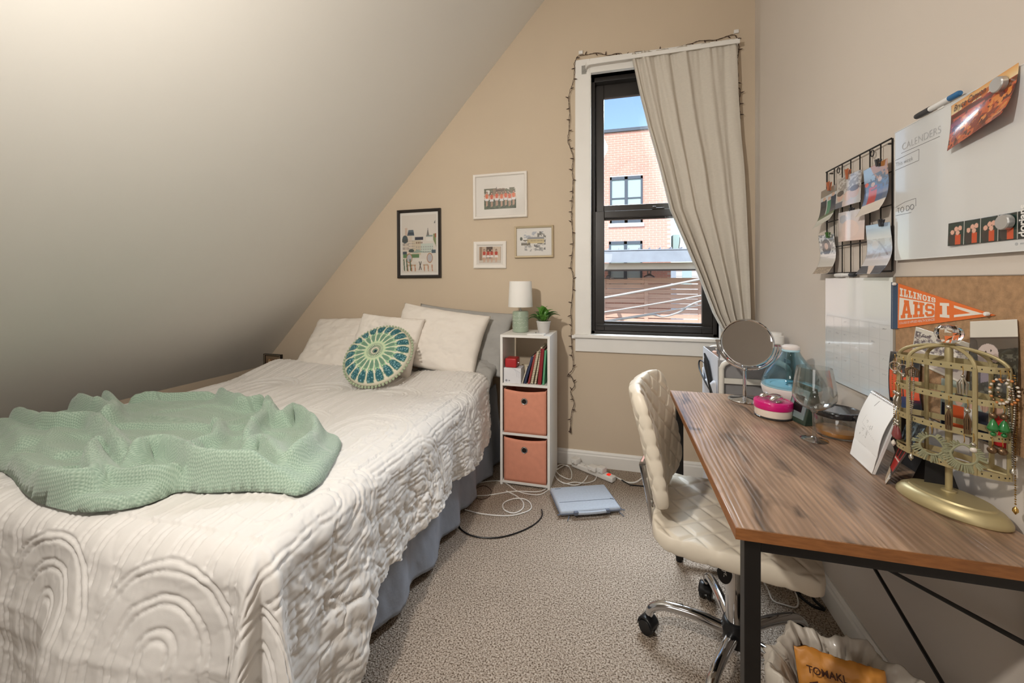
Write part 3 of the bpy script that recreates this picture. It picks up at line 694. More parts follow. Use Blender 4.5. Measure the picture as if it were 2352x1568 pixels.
gx, gy = np.meshgrid(np.arange(poly[:, 0].min()-st, poly[:, 0].max()+2*st, st), np.arange(poly[:, 1].min()-st, poly[:, 1].max()+2*st, st))
ins = inside(gx, gy, poly); dist, qx, qy, _ = segdist(gx, gy, poly)
near_ = (~ins); X = np.where(near_, qx, gx); Y = np.where(near_, qy, gy); dist = np.where(near_, 0, dist)
Zt = .008*fbm(X*5, Y*5, 3)+.010*np.exp(-(np.abs(fbm(X*4+.5*fbm(X*3, Y*3), Y*6+7, 2))/.13)**2)+.014
ridges = [  # traced fold crests: pixels, height, half width
    ([(120, 940), (160, 935), (200, 950), (238, 960), (252, 975), (225, 990)], .050, .030),
    ([(232, 926), (252, 945), (262, 968), (240, 985)], .042, .024),
    ([(0, 955), (50, 975), (120, 990), (200, 985), (225, 1000), (262, 1035), (292, 1068)], .046, .030),
    ([(-80, 960), (-20, 975), (30, 1005), (60, 1040)], .03, .05),
    ([(60, 1100), (140, 1120), (210, 1110), (203, 1078), (212, 1056), (250, 1048)], .048, .028),
    ([(215, 1062), (240, 1092), (300, 1102), (370, 1098), (420, 1082)], .030, .022),
    ([(292, 1072), (330, 1048), (385, 1040), (420, 1056), (455, 1082), (540, 1092), (640, 1096)], .052, .028),
    ([(430, 1052), (450, 1036), (490, 1022), (500, 990), (482, 988)], .036, .024),
    ([(500, 909), (520, 930), (565, 944), (612, 936), (604, 965), (572, 1005), (560, 1042)], .046, .024),
    ([(612, 936), (626, 965), (646, 975), (672, 956), (705, 975), (722, 1005), (700, 1050), (640, 1090)], .046, .026),
    ([(560, 1042), (600, 1020), (632, 1060), (650, 1085)], .03, .03),
    ([(250, 985), (330, 982), (430, 985), (520, 985), (575, 975)], .016, .022),
    ([(275, 930), (340, 924), (420, 918), (498, 916)], .026, .02),
    ([(130, 1000), (110, 1035), (150, 1060)], .02, .05), ([(20, 1060), (80, 1090), (160, 1095)], .026, .05)]
F_ = np.zeros(X.shape)
for pl, hgt, wd_ in ridges:
    c = Wp([tuple(p)[:2] for p in smooth([(x, y, 0) for x, y in pl], 5)]); dm, cxx, cyy, al = segdist(X, Y, c, False); front = sst(-.012, .012, (cyy-Y)+.25*(cxx-X))
    e = sst(0, .12, al)*sst(1, .88, al)*.75+.25
    hgt *= 1.2; wd_ = wd_*(1.15-.68*front); F_ = np.maximum(F_, hgt*np.exp(-(dm/wd_)**2)*e) + .25*np.minimum(F_, hgt*np.exp(-(dm/wd_)**2)*e)
edge = np.sqrt(np.clip(1-(1-np.clip(dist/.022, 0, 1))**2, 0, 1))
ox = np.maximum(np.maximum(BX0-X, 0), 0); oy = np.maximum(BY0-Y, 0); o_ = np.clip(np.hypot(ox, oy)/R_, 0, 1)
bz = ZT-R_*(1-np.sqrt(1-o_**2))-np.maximum(np.maximum(BX0-R_-X, 0), 0)*1.2
Z = bz+.007+.013*edge+.022*fbm(X*2.2, Y*2.2, 3)*(1-o_)*1.0+(Zt+F_*1.15)*(.04+.96*edge)
cell = np.stack([ins[:-1, :-1], ins[:-1, 1:], ins[1:, 1:], ins[1:, :-1]], -1).any(-1)
th = math.radians(12); dz0 = np.diff(Z, axis=0, prepend=Z[:1])*.8; dz1 = np.diff(Z, axis=1, prepend=Z[:, :1])*.8
Ly = np.cumsum(np.hypot(st, dz0), 0); Lx = np.cumsum(np.hypot(st, dz1), 1); cl = np.stack([Lx*math.cos(th)+Ly*math.sin(th), -Lx*math.sin(th)+Ly*math.cos(th)], -1)
tag(npmesh('throw_blanket', np.stack([X, Y, Z], -1), 'sage_knit', cloth=cl, mask=cell, solid=.009), 'sage green knitted throw crumpled across the bed', 'blanket')

# ================================================================ CUBE SHELF
mat('white_board', (236, 234, 230), .5, var=(8, .02)); mat('pink_fabric', (224, 152, 126), .9, var=(30, .05), bump=(500, .3, .002)); mat('steel', (190, 190, 188), .25, 1.0); mat('dark_hole', (24, 20, 18), .8)
SX0, SX1, SY0, SY1, SH = -.692, -.388, 2.355, 2.65, .905
sh = thing('cube_shelf', 'narrow white three-cube shelf beside the bed', 'shelf', ((SX0+SX1)/2, (SY0+SY1)/2, 0))
for x in (SX0, SX1-.015): B().box(x, x+.015, SY0, SY1, 0, SH-.015).ob('side_panel', 'white_board', sh, bev=.001, smooth=False)
for z in (.012, .302, .598, SH-.015): B().box(SX0+.015 if z < .8 else SX0, SX1-.015 if z < .8 else SX1, SY0, SY1, z, z+.015).ob('shelf_board', 'white_board', sh, bev=.001, smooth=False)
b = B(); b.box(SX0+.02, SX0+.05, SY1-.006, SY1, .027, .302); b.box(SX0+.02, SX0+.05, SY1-.006, SY1, .317, .598); b.ob('back_strip', 'white_board', sh, smooth=False)
for z0, lab in ((.317, 'pink fabric bin in the middle cube of the shelf'), (.027, 'pink fabric bin in the bottom cube of the shelf')):
    x0, x1, y0, y1, z1 = SX0+.024, SX1-.022, SY0+.004, SY1-.02, z0+.262
    bn = thing('fabric_bin', lab, 'storage bin', ((x0+x1)/2, (y0+y1)/2, z0), 0, 'pink bins in the cube shelf')
    k = 16; u = np.linspace(0, 1, k)[None, :]; v = np.linspace(0, 1, k)[:, None]
    bow = .006*np.sin(np.pi*u)*np.sin(np.pi*v)-.010*v*np.sin(np.pi*u)*0
    top = z1-.012*np.sin(np.pi*u)*1.0
    Pf = np.stack([x0+u*(x1-x0)+0*v, y0-bow+.012*(1-v)*0, z0+(top-z0)*v], -1)
    fr = npmesh('front', Pf, 'pink_fabric', bn, solid=.004)
    b = B(); b.box(x0, x0+.004, y0+.004, y1, z0, z1); b.box(x1-.004, x1, y0+.004, y1, z0, z1); b.box(x0, x1, y1-.004, y1, z0, z1); b.box(x0, x1, y0+.004, y1, z0, z0+.004); b.ob('body', 'pink_fabric', bn, smooth=False)
    c = Vector((x0+(x1-x0)*.49, y0-.008, z0+.195)); M = Matrix.Rotation(math.pi/2, 3, 'X')
    B().lathe([(.013, 0), (.0135, .004), (.017, .005), (.020, .002), (.0205, -.001), (.0125, -.001)], c, 28, M, close=True).ob('eyelet_ring', 'steel', fr)
    B().lathe([(.0129, .0005), (.0129, -.0005)], c, 24, M).ob('eyelet_hole', 'dark_hole', fr)

# lamp
mat('sage_ceramic', (160, 176, 156), .3, coat=.4, var=(14, .05)); mat('shade_white', (240, 238, 233), .85); mat('white_dash', (226, 232, 222), .6)
def at(px, py, Y): return onY(px, py, Y)
lc = Vector((-.605, 2.52, SH))
lp = thing('table_lamp', 'small table lamp with white drum shade and sage ceramic base', 'lamp', lc)
base = B().lathe([(.044, 0), (.049, .003), (.051, .01), (.0515, .118), (.0495, .128), (.044, .133), (.014, .135)], lc, 40).ob('base', 'sage_ceramic', lp)
for r_, z in enumerate((.035, .06, .08, .105)):
    b = B()
    for k in range(44):
        if random.random() < .25: continue
        a = 2*math.pi*k/44; dr = Vector((math.cos(a), math.sin(a), 0)); b.obox(lc+dr*.0517+Vector((0, 0, z+random.uniform(-.004, .004))), dr, (-dr.y, dr.x, 0), (0, 0, 1), .0006, .0016, .0012)
    b.ob('dotted_band', 'white_dash', base, smooth=False)
B().lathe([(.010, .134), (.010, .142), (.004, .143), (.004, .19)], lc, 16).ob('neck', 'steel', lp)
B().lathe([(.078, .160), (.0785, .162), (.0705, .322), (.0700, .323), (.0680, .323), (.0690, .322), (.0765, .162)], lc, 48, close=True).ob('shade', 'shade_white', lp)
# plant
mat('pot_grey', (206, 202, 198), .6); mat('leaf_green', (92, 142, 58), .4, var=(30, .25)); mat('leaf_dark', (62, 106, 46), .4, var=(30, .2)); mat('soil', (60, 46, 36), .95)
pc = Vector((-.452, 2.50, SH))
pt = thing('potted_plant', 'small leafy plant in a pale grey pot', 'plant', pc)
pot = B().lathe([(.030, 0), (.033, .002), (.043, .066), (.0455, .067), (.0455, .076), (.042, .076), (.041, .066), (.002, .062)], pc, 32).ob('pot', 'pot_grey', pt)
B().lathe([(.0405, .060), (.0405, .067), (.001, .069)], pc, 20).ob('soil', 'soil', pt)
def leaf(base, d, up, L, W, m, bend=.5):
    d = Vector(d).normalized(); up = Vector(up); s = d.cross(up).normalized(); up = s.cross(d).normalized(); b = B(); P = []
    n = 9
    for i in range(n):
        t = i/(n-1); c = base+d*(L*t)+up*(L*(.35*math.sin(t*2.2)-bend*t*t*.6)); wv = W*(math.sin(math.pi*min(1, t*1.0+.03))**.8)*(1 if t < .98 else .05)+.0012
        P.append([c+s*wv*k+up*abs(k)*wv*.35 for k in (-1, -.5, 0, .5, 1)])
    return b.grid(P).ob('leaf', m, pt, solid=.0006)
top = pc+Vector((0, 0, .068))
for i, (ax, ay, az, L, W, m) in enumerate([(-.9, -.3, .5, .085, .018, 'leaf_dark'), (-.5, .3, 1.1, .105, .022, 'leaf_green'), (.05, -.25, 1.3, .10, .019, 'leaf_green'), (-.25, -.8, .55, .075, .018, 'leaf_green'), (.8, -.1, .7, .10, .022, 'leaf_dark'), (.55, .4, 1.0, .095, .02, 'leaf_green'), (.35, -.8, .6, .075, .02, 'leaf_green'), (-.75, .5, .8, .09, .02, 'leaf_dark'), (.95, .35, .5, .10, .021, 'leaf_dark'), (-.2, .5, 1.3, .11, .018, 'leaf_green'), (-.9, .1, .15, .09, .017, 'leaf_dark'), (.1, .7, .9, .08, .02, 'leaf_dark'), (.25, .1, 1.5, .10, .016, 'leaf_green')]):
    dv = Vector((ax, ay, az)).normalized(); st_ = top+Vector((ax*.012, ay*.012, 0))
    B().tube([st_-Vector((0, 0, .004)), st_+dv*.018], .0016, 6).ob('stalk', 'leaf_green', pt)
    leaf(st_+dv*.015, dv, (0, 0, 1), L*.88, W*1.45, m, .6)
dc = onZ(1240, 765, SH); dc = Vector((-.475, 2.392, SH))
ds_ = thing('trinket_dish', 'flat white trinket dish in front of the potted plant', 'dish', dc)
B().box(dc.x-.052, dc.x+.052, dc.y-.034, dc.y+.034, SH, SH+.010).ob('dish', 'white_board', ds_, bev=.003, smooth=False)
B().ball(dc+Vector((-.005, 0, .0135)), .004, 8).ob('ring', 'steel', ds_)
# box, red tin and books in the top cube
mat('box_white', (226, 226, 230), .5); mat('ink_grey', (150, 152, 162), .6); mat('tin_red', (178, 40, 44), .35, var=(20, .06)); mat('paper_cream', (226, 214, 190), .85)
ZS = .613
bx = thing('white_carton', 'white carton with faint curved lines on the top shelf', 'box', (-.622, 2.42, ZS))
c0 = B().box(-.672, -.564, 2.362, 2.45, ZS, ZS+.092).ob('carton', 'box_white', bx, bev=.002, smooth=False)
b = B()
for k in range(4): b.tube([(-.618+.012*k+.030*math.sin(t), 2.3618, ZS+.09-.055*(1-math.cos(t))-.006*k) for t in np.linspace(0, 1.5, 12)], .0005, 4)
b.lathe([(.007, 0), (.007, .0004)], (-.655, 2.362, ZS+.016), 20, Matrix.Rotation(math.pi/2, 3, 'X')); b.box(-.641, -.633, 2.3616, 2.362, ZS+.012, ZS+.019)
b.ob('print', 'ink_grey', c0, smooth=False)
rt = thing('red_tin', 'small red box lying on the white carton', 'box', (-.61, 2.42, ZS+.0925))
rbox(-.666, -.594, 2.368, 2.455, ZS+.0925, ZS+.148, .008).ob('body', 'tin_red', rt); B().tube([(-.594, 2.40, ZS+.118), (-.586, 2.40, ZS+.118)], .004, 8).ob('knob', 'steel', rt)
tr = thing('small_tray', 'small pale wooden tray behind the white carton', 'tray', (-.545, 2.52, ZS))
b = B(); b.box(-.60, -.535, 2.47, 2.55, ZS, ZS+.006); b.box(-.60, -.535, 2.47, 2.475, ZS+.006, ZS+.04); b.box(-.60, -.535, 2.545, 2.55, ZS+.006, ZS+.08); b.box(-.60, -.595, 2.47, 2.55, ZS+.006, ZS+.08); b.box(-.54, -.535, 2.47, 2.55, ZS+.006, ZS+.08); b.ob('tray_body', 'paper_cream', tr, smooth=False)
for k, (name, col) in enumerate([('navy', (48, 56, 86)), ('crimson', (150, 58, 54)), ('bone', (214, 200, 172)), ('straw', (200, 188, 160)), ('maroon', (140, 34, 40)), ('green', (92, 160, 120)), ('ivory', (220, 212, 198))]): mat('cover_'+name, col, .6, var=(60, .18 if name in ('bone', 'straw', 'crimson') else .04))
def book(x, t, h, d, tilt, cm, label, spiral=False):
    a = math.radians(tilt); bk = thing('book', label, 'book', (x, 2.37+d/2, ZS), 0, 'books leaning on the top shelf')
    ax = Vector((math.cos(a), 0, -math.sin(a))); az = Vector((math.sin(a), 0, math.cos(a))); o = Vector((x, 2.37, ZS+.0005+t*math.sin(a)*0)); ay = Vector((0, 1, 0))
    o = o + (az*0)
    def bb(u0, u1, v0, v1, w0, w1): return B().obox(o+ax*((u0+u1)/2)+ay*((v0+v1)/2)+az*((w0+w1)/2), ax, ay, az, (u1-u0)/2, (v1-v0)/2, (w1-w0)/2)
    lift = t*math.sin(a) if a > 0 else 0; o += Vector((0, 0, lift))
    bb(0, .0016, 0, d, 0, h).ob('cover', cm, bk, smooth=False); bb(t-.0016, t, 0, d, 0, h).ob('cover', cm, bk, smooth=False); bb(.0016, t-.0016, .002, d-.003, .002, h-.003).ob('pages', 'paper_cream', bk, smooth=False)
    if spiral:
        b = B()
        for i in range(int(h/.011)): b.lathe([(t*.62, -.0009), (t*.62+.0011, 0), (t*.62, .0009)], o+ax*(t/2)+ay*(.001)+az*(.008+i*.011), 10, None, close=True)
        b.ob('spiral_binding', 'steel', bk)
    else: bb(0, t, -.0012, .0016, 0, h).ob('spine', cm, bk, smooth=False)
book(-.561, .005, .105, .12, 17, 'cover_ivory', 'thin ivory booklet leaning beside the navy book')
book(-.549, .013, .170, .15, 16, 'cover_navy', 'navy blue book leaning on the top shelf')
book(-.525, .012, .180, .15, 13, 'cover_crimson', 'red patterned paperback between navy and cream books')
book(-.508, .014, .200, .16, 11.5, 'cover_bone', 'cream ring-bound notebook with pale spine', True)
book(-.485, .011, .228, .16, 10, 'cover_straw', 'tallest straw-coloured ring-bound notebook', True)
book(-.464, .021, .215, .16, 5, 'cover_maroon', 'thick maroon book on the top shelf')
book(-.436, .011, .205, .15, 4, 'cover_green', 'mint green book at the shelf side panel')

# ================================================================ PICTURES ON THE BACK WALL
mat('frame_black', (40, 34, 30), .35, coat=.3); mat('frame_white', (236, 230, 222), .5); mat('frame_gold', (206, 190, 160), .35, .5); mat('mount_white', (238, 233, 226), .85); pane_mat('picture_glass', (.98, .98, .98), .03)
pm_ = print_mat('photo_print', .5, .0)
def picture(label, corners, fm, bw_, mount, cv, depth=.022, inner=None):
    """corners TL,TR,BR,BL in pixels on the wall face"""
    TL, TR, BR, BL = [onY(x, y, YB-depth) for x, y in corners]
    c = (TL+TR+BR+BL)/4; rx = ((TR-TL)+(BR-BL))/2; w = rx.length; upv = ((TL-BL)+(TR-BR))/2; hgt = upv.length; rx.normalize(); ny = Vector((0, -1, 0)); uz = rx.cross(-ny); uz = Vector((-rx.z, 0, rx.x))
    pc_ = thing('picture_frame', label, 'picture', (c.x, YB-.005, c.z-hgt/2))
    ctr = Vector((c.x, 0, c.z))
    def pt_(u, v, y): return ctr+rx*u+uz*v+Vector((0, y, 0))
    # mitred moulding: outer edge, crown, lip
    prof = [(0, YB-.001), (0, YB-depth*.8), (bw_*.25, YB-depth), (bw_*.75, YB-depth*.9), (bw_, YB-depth*.55), (bw_, YB-.001)]
    b = B(); rings = []
    for off, y in prof:
        a, e = w/2-off, hgt/2-off; rings.append([pt_(-a, -e, y), pt_(a, -e, y), pt_(a, e, y), pt_(-a, e, y)])
    vs = [q for r in rings for q in r]; m = len(prof); fs = []
    for i in range(m-1):
        for k in range(4): fs.append((i*4+k, i*4+(k+1) % 4, (i+1)*4+(k+1) % 4, (i+1)*4+k))
    b.add(vs, fs); b.ob('frame', fm, pc_, smooth=False)
    a, e = w/2-bw_, hgt/2-bw_; ym = YB-depth*.35
    B().obox(pt_(0, 0, ym+.001), rx, (0, 1, 0), uz, a, .001, e).ob('mount', 'mount_white', pc_, smooth=False)
    mu, mv0, mv1 = mount
    y = ym-.0006
    quad_print('print', cv, pt_(-a+2*a*mu, e-2*e*mv0, y), pt_(a-2*a*mu, e-2*e*mv0, y), pt_(a-2*a*mu, -e+2*e*mv1, y), pt_(-a+2*a*mu, -e+2*e*mv1, y), pm_, pc_)
    B().obox(pt_(0, 0, YB-depth*.5), rx, (0, 1, 0), uz, a, .0008, e).ob('glass', 'picture_glass', pc_, smooth=False)
    return pc_
# city view with two cafe chairs (generic drawing)
cv = Cv(120, 190, (226, 218, 208))
cv.rect(.06, .34, .30, .80, (222, 208, 192)).rect(.10, .22, .17, .36, (214, 190, 172)).poly([(.16, .36), (.2, .26), (.34, .26), (.37, .36)], (92, 106, 116)).rect(.18, .3, .35, .34, (60, 72, 86))
cv.ell(.1, .42, .08, .07, (70, 86, 92)).rect(.02, .42, .18, .47, (70, 76, 78)).rect(.3, .44, .55, .70, (214, 200, 176)).rect(.38, .385, .62, .435, (52, 54, 70)).rect(.55, .5, .9, .66, (206, 214, 204)).rect(.7, .4, .88, .46, (232, 228, 220)).rect(.7, .36, .88, .385, (140, 158, 154)).poly([(.71, .37), (.745, .25), (.75, .18), (.755, .25), (.79, .37)], (130, 124, 120)).poly([(.9, .34), (.97, .33), (.98, .56), (.9, .44)], (132, 146, 98)).rect(.94, .33, .98, .40, (170, 92, 60)).poly([(.92, .16), (.96, .1), (.96, .16)], (84, 88, 92))
for i in range(7):
    for j in range(5):
        cv.rect(.20+.028*i, .44+.045*j, .21+.028*i, .46+.045*j, (150, 140, 132))
for i in range(10):
    for j in range(3): cv.rect(.42+.05*i, .55+.04*j, .435+.05*i, .568+.04*j, (130, 130, 128))
for i in range(4): cv.rect(.04+.045*i, .49, .055+.045*i, .53, (96, 90, 88)); cv.rect(.04+.045*i, .56, .055+.045*i, .6, (96, 90, 88)); cv.rect(.42+.05*i, .47, .44+.05*i, .50, (120, 84, 56))
cv.rect(.03, .63, .15, .68, (66, 82, 92)).rect(.85, .61, .97, .67, (72, 92, 104)).poly([(.3, .66), (.45, .60), (.66, .65)], (156, 172, 160)).rect(.04, .68, .5, .74, (96, 134, 88)).ell(.28, .62, .08, .03, (70, 84, 78)).rect(.62, .645, .82, .655, (50, 48, 46))
cv.ell(.52, .79, .18, .03, (232, 226, 216)).line(.5, .81, .56, .95, .01, (50, 50, 48)).line(.56, .81, .5, .95, .01, (50, 50, 48))
for sx in (.22, .8):
    cv.ell(sx, .75, .085, .085, (184, 128, 82)).ell(sx, .75, .068, .07, (188, 186, 190)); d = .16 if sx < .5 else -.16
    cv.poly([(sx-.06, .85), (sx+d+.03*np.sign(d), .86), (sx+d+.02*np.sign(d), .885), (sx-.06, .885)], (196, 176, 152))
    for lx in (sx-.05, sx+.06, sx+d): cv.line(lx, .87, lx+.01, .97, .011, (190, 122, 74))
for lx in (.06, .14, .24): cv.line(lx, .77, lx+.02, .96, .016, (84, 106, 78))
picture('black framed city drawing with two cafe chairs', [(908, 483), (1008.5, 477), (1013.5, 637.5), (914, 638.5)], 'frame_black', .022, (.04, .04, .04), cv, .024)
cv = Cv(130, 100, (236, 230, 222)); cv.blot(0, .18, 1, .5, (118, 116, 96), 9, -.1, 1).rect(.28, .2, .66, .5, (150, 130, 112)).line(.39, .14, .38, .5, .008, (60, 56, 52)).rect(.4, .25, .64, .29, (84, 70, 62)).rect(0, .62, 1, 1, (70, 80, 62)).blot(0, .62, 1, 1, (96, 104, 80), 30, .1, 3)
for i, x in enumerate((.09, .24, .40, .55, .68, .80, .92)): cv.person(x, .30+.03*(i % 2), .58, (216, 96, 60) if i % 3 else (226, 120, 80), (236, 232, 232), w=.062)
picture('white framed group photo, largest and highest on the wall', [(1084.5, 401.5), (1209, 391), (1211, 497.5), (1087, 503)], 'frame_white', .020, (.17, .19, .17), cv, .026)
cv = Cv(110, 80, (206, 186, 166)); cv.rect(0, 0, .2, .85, (196, 170, 146)).rect(.06, 0, .12, .85, (140, 110, 88)).rect(.34, 0, .62, .7, (96, 74, 60)).rect(.72, 0, .95, .9, (220, 200, 178)).rect(0, .82, 1, 1, (216, 206, 194))
for x in (.24, .42, .58, .78): cv.person(x, .15, .8, (196, 66, 46), (240, 232, 226), w=.085)
picture('small cream stepped frame with four figures in red', [(1086.5, 555), (1161.5, 553), (1162.5, 616), (1087.5, 616)], 'frame_white', .028, (.06, .07, .07), cv, .02)
cv = Cv(110, 90, (232, 228, 222)); cv.blot(.2, .12, .75, .35, (182, 186, 194), 8, .02, 2).blot(.6, .12, .85, .6, (120, 118, 112), 16, .0, 4).rect(.3, .40, .80, .56, (214, 196, 150)).poly([(.28, .40), (.34, .32), (.78, .32), (.82, .40)], (150, 150, 152)).blot(.12, .42, .4, .62, (120, 112, 96), 14, .08, 7).blot(.15, .62, .85, .85, (170, 168, 166), 11, .06, 9).blot(.5, .6, .85, .8, (120, 118, 116), 16, .12, 5).ell(.12, .38, .04, .07, (96, 100, 88)).rect(.12, .52, .3, .58, (140, 136, 128))
for i in range(12): cv.rect(.33+.04*i, .44, .345+.04*i, .48, (96, 84, 66))
picture('champagne framed sketch of a riverside castle', [(1180.5, 520), (1270.5, 516), (1271, 590.5), (1182, 592)], 'frame_gold', .014, (.02, .02, .02), cv, .024)

# small framed picture on a night table behind the bed
nt_ = thing('night_table', 'small dark stand between bed and low wall', 'table', (-2.60, 2.52, 0))
mat('dark_wood', (66, 48, 36), .5, var=(12, .15), stretch=(1, 8, 1))
B().box(-2.675, -2.42, 2.50, 2.70, .52, .545).ob('table_top', 'dark_wood', nt_, bev=.003, smooth=False)
for x in (-2.665, -2.455):
    for y in (2.51, 2.66): B().box(x, x+.03, y, y+.03, 0, .52).ob('leg', 'dark_wood', nt_, smooth=False)
sf = thing('picture_frame', 'small dark framed print standing beyond the bed under the slope', 'picture', (-2.60, 2.58, .545))
a0, a1, a2, a3 = [onY(x, y, 2.56) for x, y in ((606, 812), (646, 809), (648, 862), (607, 864))]
fx0, fx1, fz0, fz1 = a0.x, a1.x, .5455, a0.z
b = B(); t_ = .012; b.box(fx0, fx0+t_, 2.555, 2.575, fz0, fz1); b.box(fx1-t_, fx1, 2.555, 2.575, fz0, fz1); b.box(fx0+t_, fx1-t_, 2.555, 2.575, fz0, fz0+t_); b.box(fx0+t_, fx1-t_, 2.555, 2.575, fz1-t_, fz1); b.ob('frame', 'frame_black', sf, smooth=False)
b = B(); t2 = .003; b.box(fx0+t_*.7, fx0+t_*.9, 2.553, 2.555, fz0, fz1-t_*.4); b.box(fx0+t_*.7, fx1-t_*.7, 2.553, 2.555, fz1-t_*.6, fz1-t_*.4); b.box(fx1-t_*.9, fx1-t_*.7, 2.553, 2.555, fz0, fz1-t_*.4); b.ob('gilt_line', 'frame_gold', sf, smooth=False)
cv = Cv(60, 60, (120, 96, 74)); cv.grad(0, 1, (140, 120, 96), (90, 66, 50)).blot(.2, .3, .9, .9, (176, 110, 70), 6, .1, 3).blot(.1, .2, .8, .7, (200, 180, 140), 8, .2, 6)
quad_print('print', cv, (fx0+t_, 2.565, fz1-t_), (fx1-t_, 2.565, fz1-t_), (fx1-t_, 2.565, fz0+t_), (fx0+t_, 2.565, fz0+t_), pm_, sf)

# ================================================================ STRING LIGHTS
mat('wire_brown', (72, 54, 44), .6); mat('clip_white', (236, 234, 230), .4)
sl = thing('string_lights', 'unlit brown string lights draped around the window casing', 'string lights', (-.29, YB-.02, .3))
path = [(1310, 985), (1312, 950), (1319, 925), (1311, 900), (1319, 886), (1313, 866), (1304, 862), (1316, 845), (1314, 810), (1313, 765), (1313, 735), (1311, 718), (1317, 640), (1312, 610), (1316, 560), (1313, 510), (1314, 480), (1316, 420), (1314, 390), (1317, 360), (1312, 345), (1304, 322), (1307, 300), (1309, 262), (1306, 225), (1312, 200), (1318, 185), (1320, 160), (1319, 146), (1329, 128), (1352, 125), (1372, 122), (1395, 127), (1420, 122), (1438, 127), (1465, 119), (1500, 118), (1530, 113), (1560, 107), (1590, 100), (1608, 93), (1640, 92), (1668, 84), (1686, 80), (1692, 86), (1696, 110), (1694, 140), (1695, 175), (1694, 200), (1700, 205), (1699, 235), (1698, 252), (1700, 272)]
wp = smooth([onY(x, y, YB-.026 if y > 135 or x < 1330 else YB-.012) for x, y in path], 6)
tw = [p+Vector((.0025*math.sin(i*1.3), .0025*math.cos(i*1.3), .001*math.sin(i*.7))) for i, p in enumerate(wp)]
tw2 = [p-Vector((.0028*math.sin(i*1.3+.4), .0025*math.cos(i*1.3), 0))+Vector((.004*math.sin(i*.31), 0, .003*math.cos(i*.27))) for i, p in enumerate(wp)]
B().tube(tw, .0016, 6).tube(tw2, .0013, 6).ob('wire', 'wire_brown', sl)
L = 0; last = wp[0]; sgn = 1; step = .062
for p, q in zip(wp[:-1], wp[1:]):
    L += (q-p).length
    if L > step:
        L = 0; sgn = random.choice((-1, 1, 1, -1)); t = (q-p).normalized(); side_ = Vector((-t.z, 0, t.x))*sgn; d = (side_+t*random.uniform(-.3, .7)+Vector((0, -.35, 0))).normalized()
        B().tube([q, q+d*.004, q+d*.014, q+d*.018, q+d*.024], [.0022, .0036, .0036, .0022, .0008], 8).ob('bulb', 'wire_brown', sl)
p = wp[0]; B().tube([p+Vector((0, 0, .012)), p, p-Vector((0, 0, .012)), p-Vector((.004, 0, .02))], [.003, .005, .006, .011], 8).ob('plug', 'wire_brown', sl)
for k, (x, y) in enumerate(((1319, 772), (1691, 73), (1334, 121))):
    c = onY(x, y, YB-.004); o = rbox(c.x-.014, c.x+.014, YB-.012 if k else YB-.034, YB-.0005, c.z-.011, c.z+.011, .003, 2).ob('clip', 'clip_white', sl)

# ================================================================ FLOOR BY THE WINDOW
mat('sleeve_blue', (178, 187, 200), .75, var=(90, .06), bump=(500, .3, .002)); mat('sleeve_dark', (96, 104, 120), .7); mat('plastic_white', (232, 230, 226), .4); mat('plastic_black', (22, 22, 24), .35); mat('switch_red', (255, 40, 20), .3, emit=.5)
Pq = [onZ(x, y, .03) for x, y in ((1265, 1119), (1390, 1111), (1426, 1166), (1284, 1178))]
cen = (Pq[0]+Pq[1]+Pq[2]+Pq[3])/4; ax = ((Pq[1]-Pq[0])+(Pq[2]-Pq[3])); ang = math.atan2(ax.y, ax.x)
sv_ = thing('laptop_sleeve', 'grey-blue padded laptop sleeve lying on the carpet', 'laptop sleeve', (cen.x, cen.y, 0), ang)
bdy = rbox(-.165, .165, -.125, .125, .006, .034, .013, 4).ob('body', 'sleeve_blue', sv_, local=True)
b = B(); b.box(-.15, .15, -.042, -.039, .033, .0348); b.ob('zip', 'sleeve_dark', bdy, local=True, smooth=False)
b = B(); b.tube([(.135, -.04, .036), (.150, -.045, .036), (.152, -.05, .035)], .0018, 6); b.ob('zip_pull', 'sleeve_dark', bdy, local=True)
b = B(); pts = [( -.168, -.12, .020), (-.05, -.1275, .02), (.05, -.1275, .02), (.168, -.12, .02)]; b.tube(smooth([(-.167, .1, .02), (-.167, -.11, .02), (-.155, -.1265, .02), (.155, -.1265, .02), (.167, -.11, .02), (.167, .1, .02)], 6), .0022, 6); b.ob('edge_zip', 'sleeve_dark', sv_, local=True)
hb = B(); hb.tube(smooth([(-.085, -.124, .024), (-.08, -.137, .026), (-.03, -.142, .026), (.03, -.142, .026), (.08, -.137, .026), (.085, -.124, .024)], 6), .0085, 8); hb.ob('handle', 'sleeve_blue', sv_, local=True)
b = B(); [b.box(x-.012, x+.012, -.146, -.128, .017, .035) for x in (-.085, .085)]; b.ob('handle_tab', 'sleeve_dark', sv_, local=True, bev=.003, smooth=False)
[B().tube([(x, -.128, .012), (x+.012*s_, -.15, .004), (x+.016*s_, -.158, .0035)], .002, 6).ob('zip_tab', 'sleeve_dark', sv_, local=True) for x, s_ in ((-.12, -1), (.15, 1))]
B().box(-.140, -.105, .100, .105, .0335, .0343).ob('maker_mark', 'sleeve_dark', bdy, local=True, smooth=False)
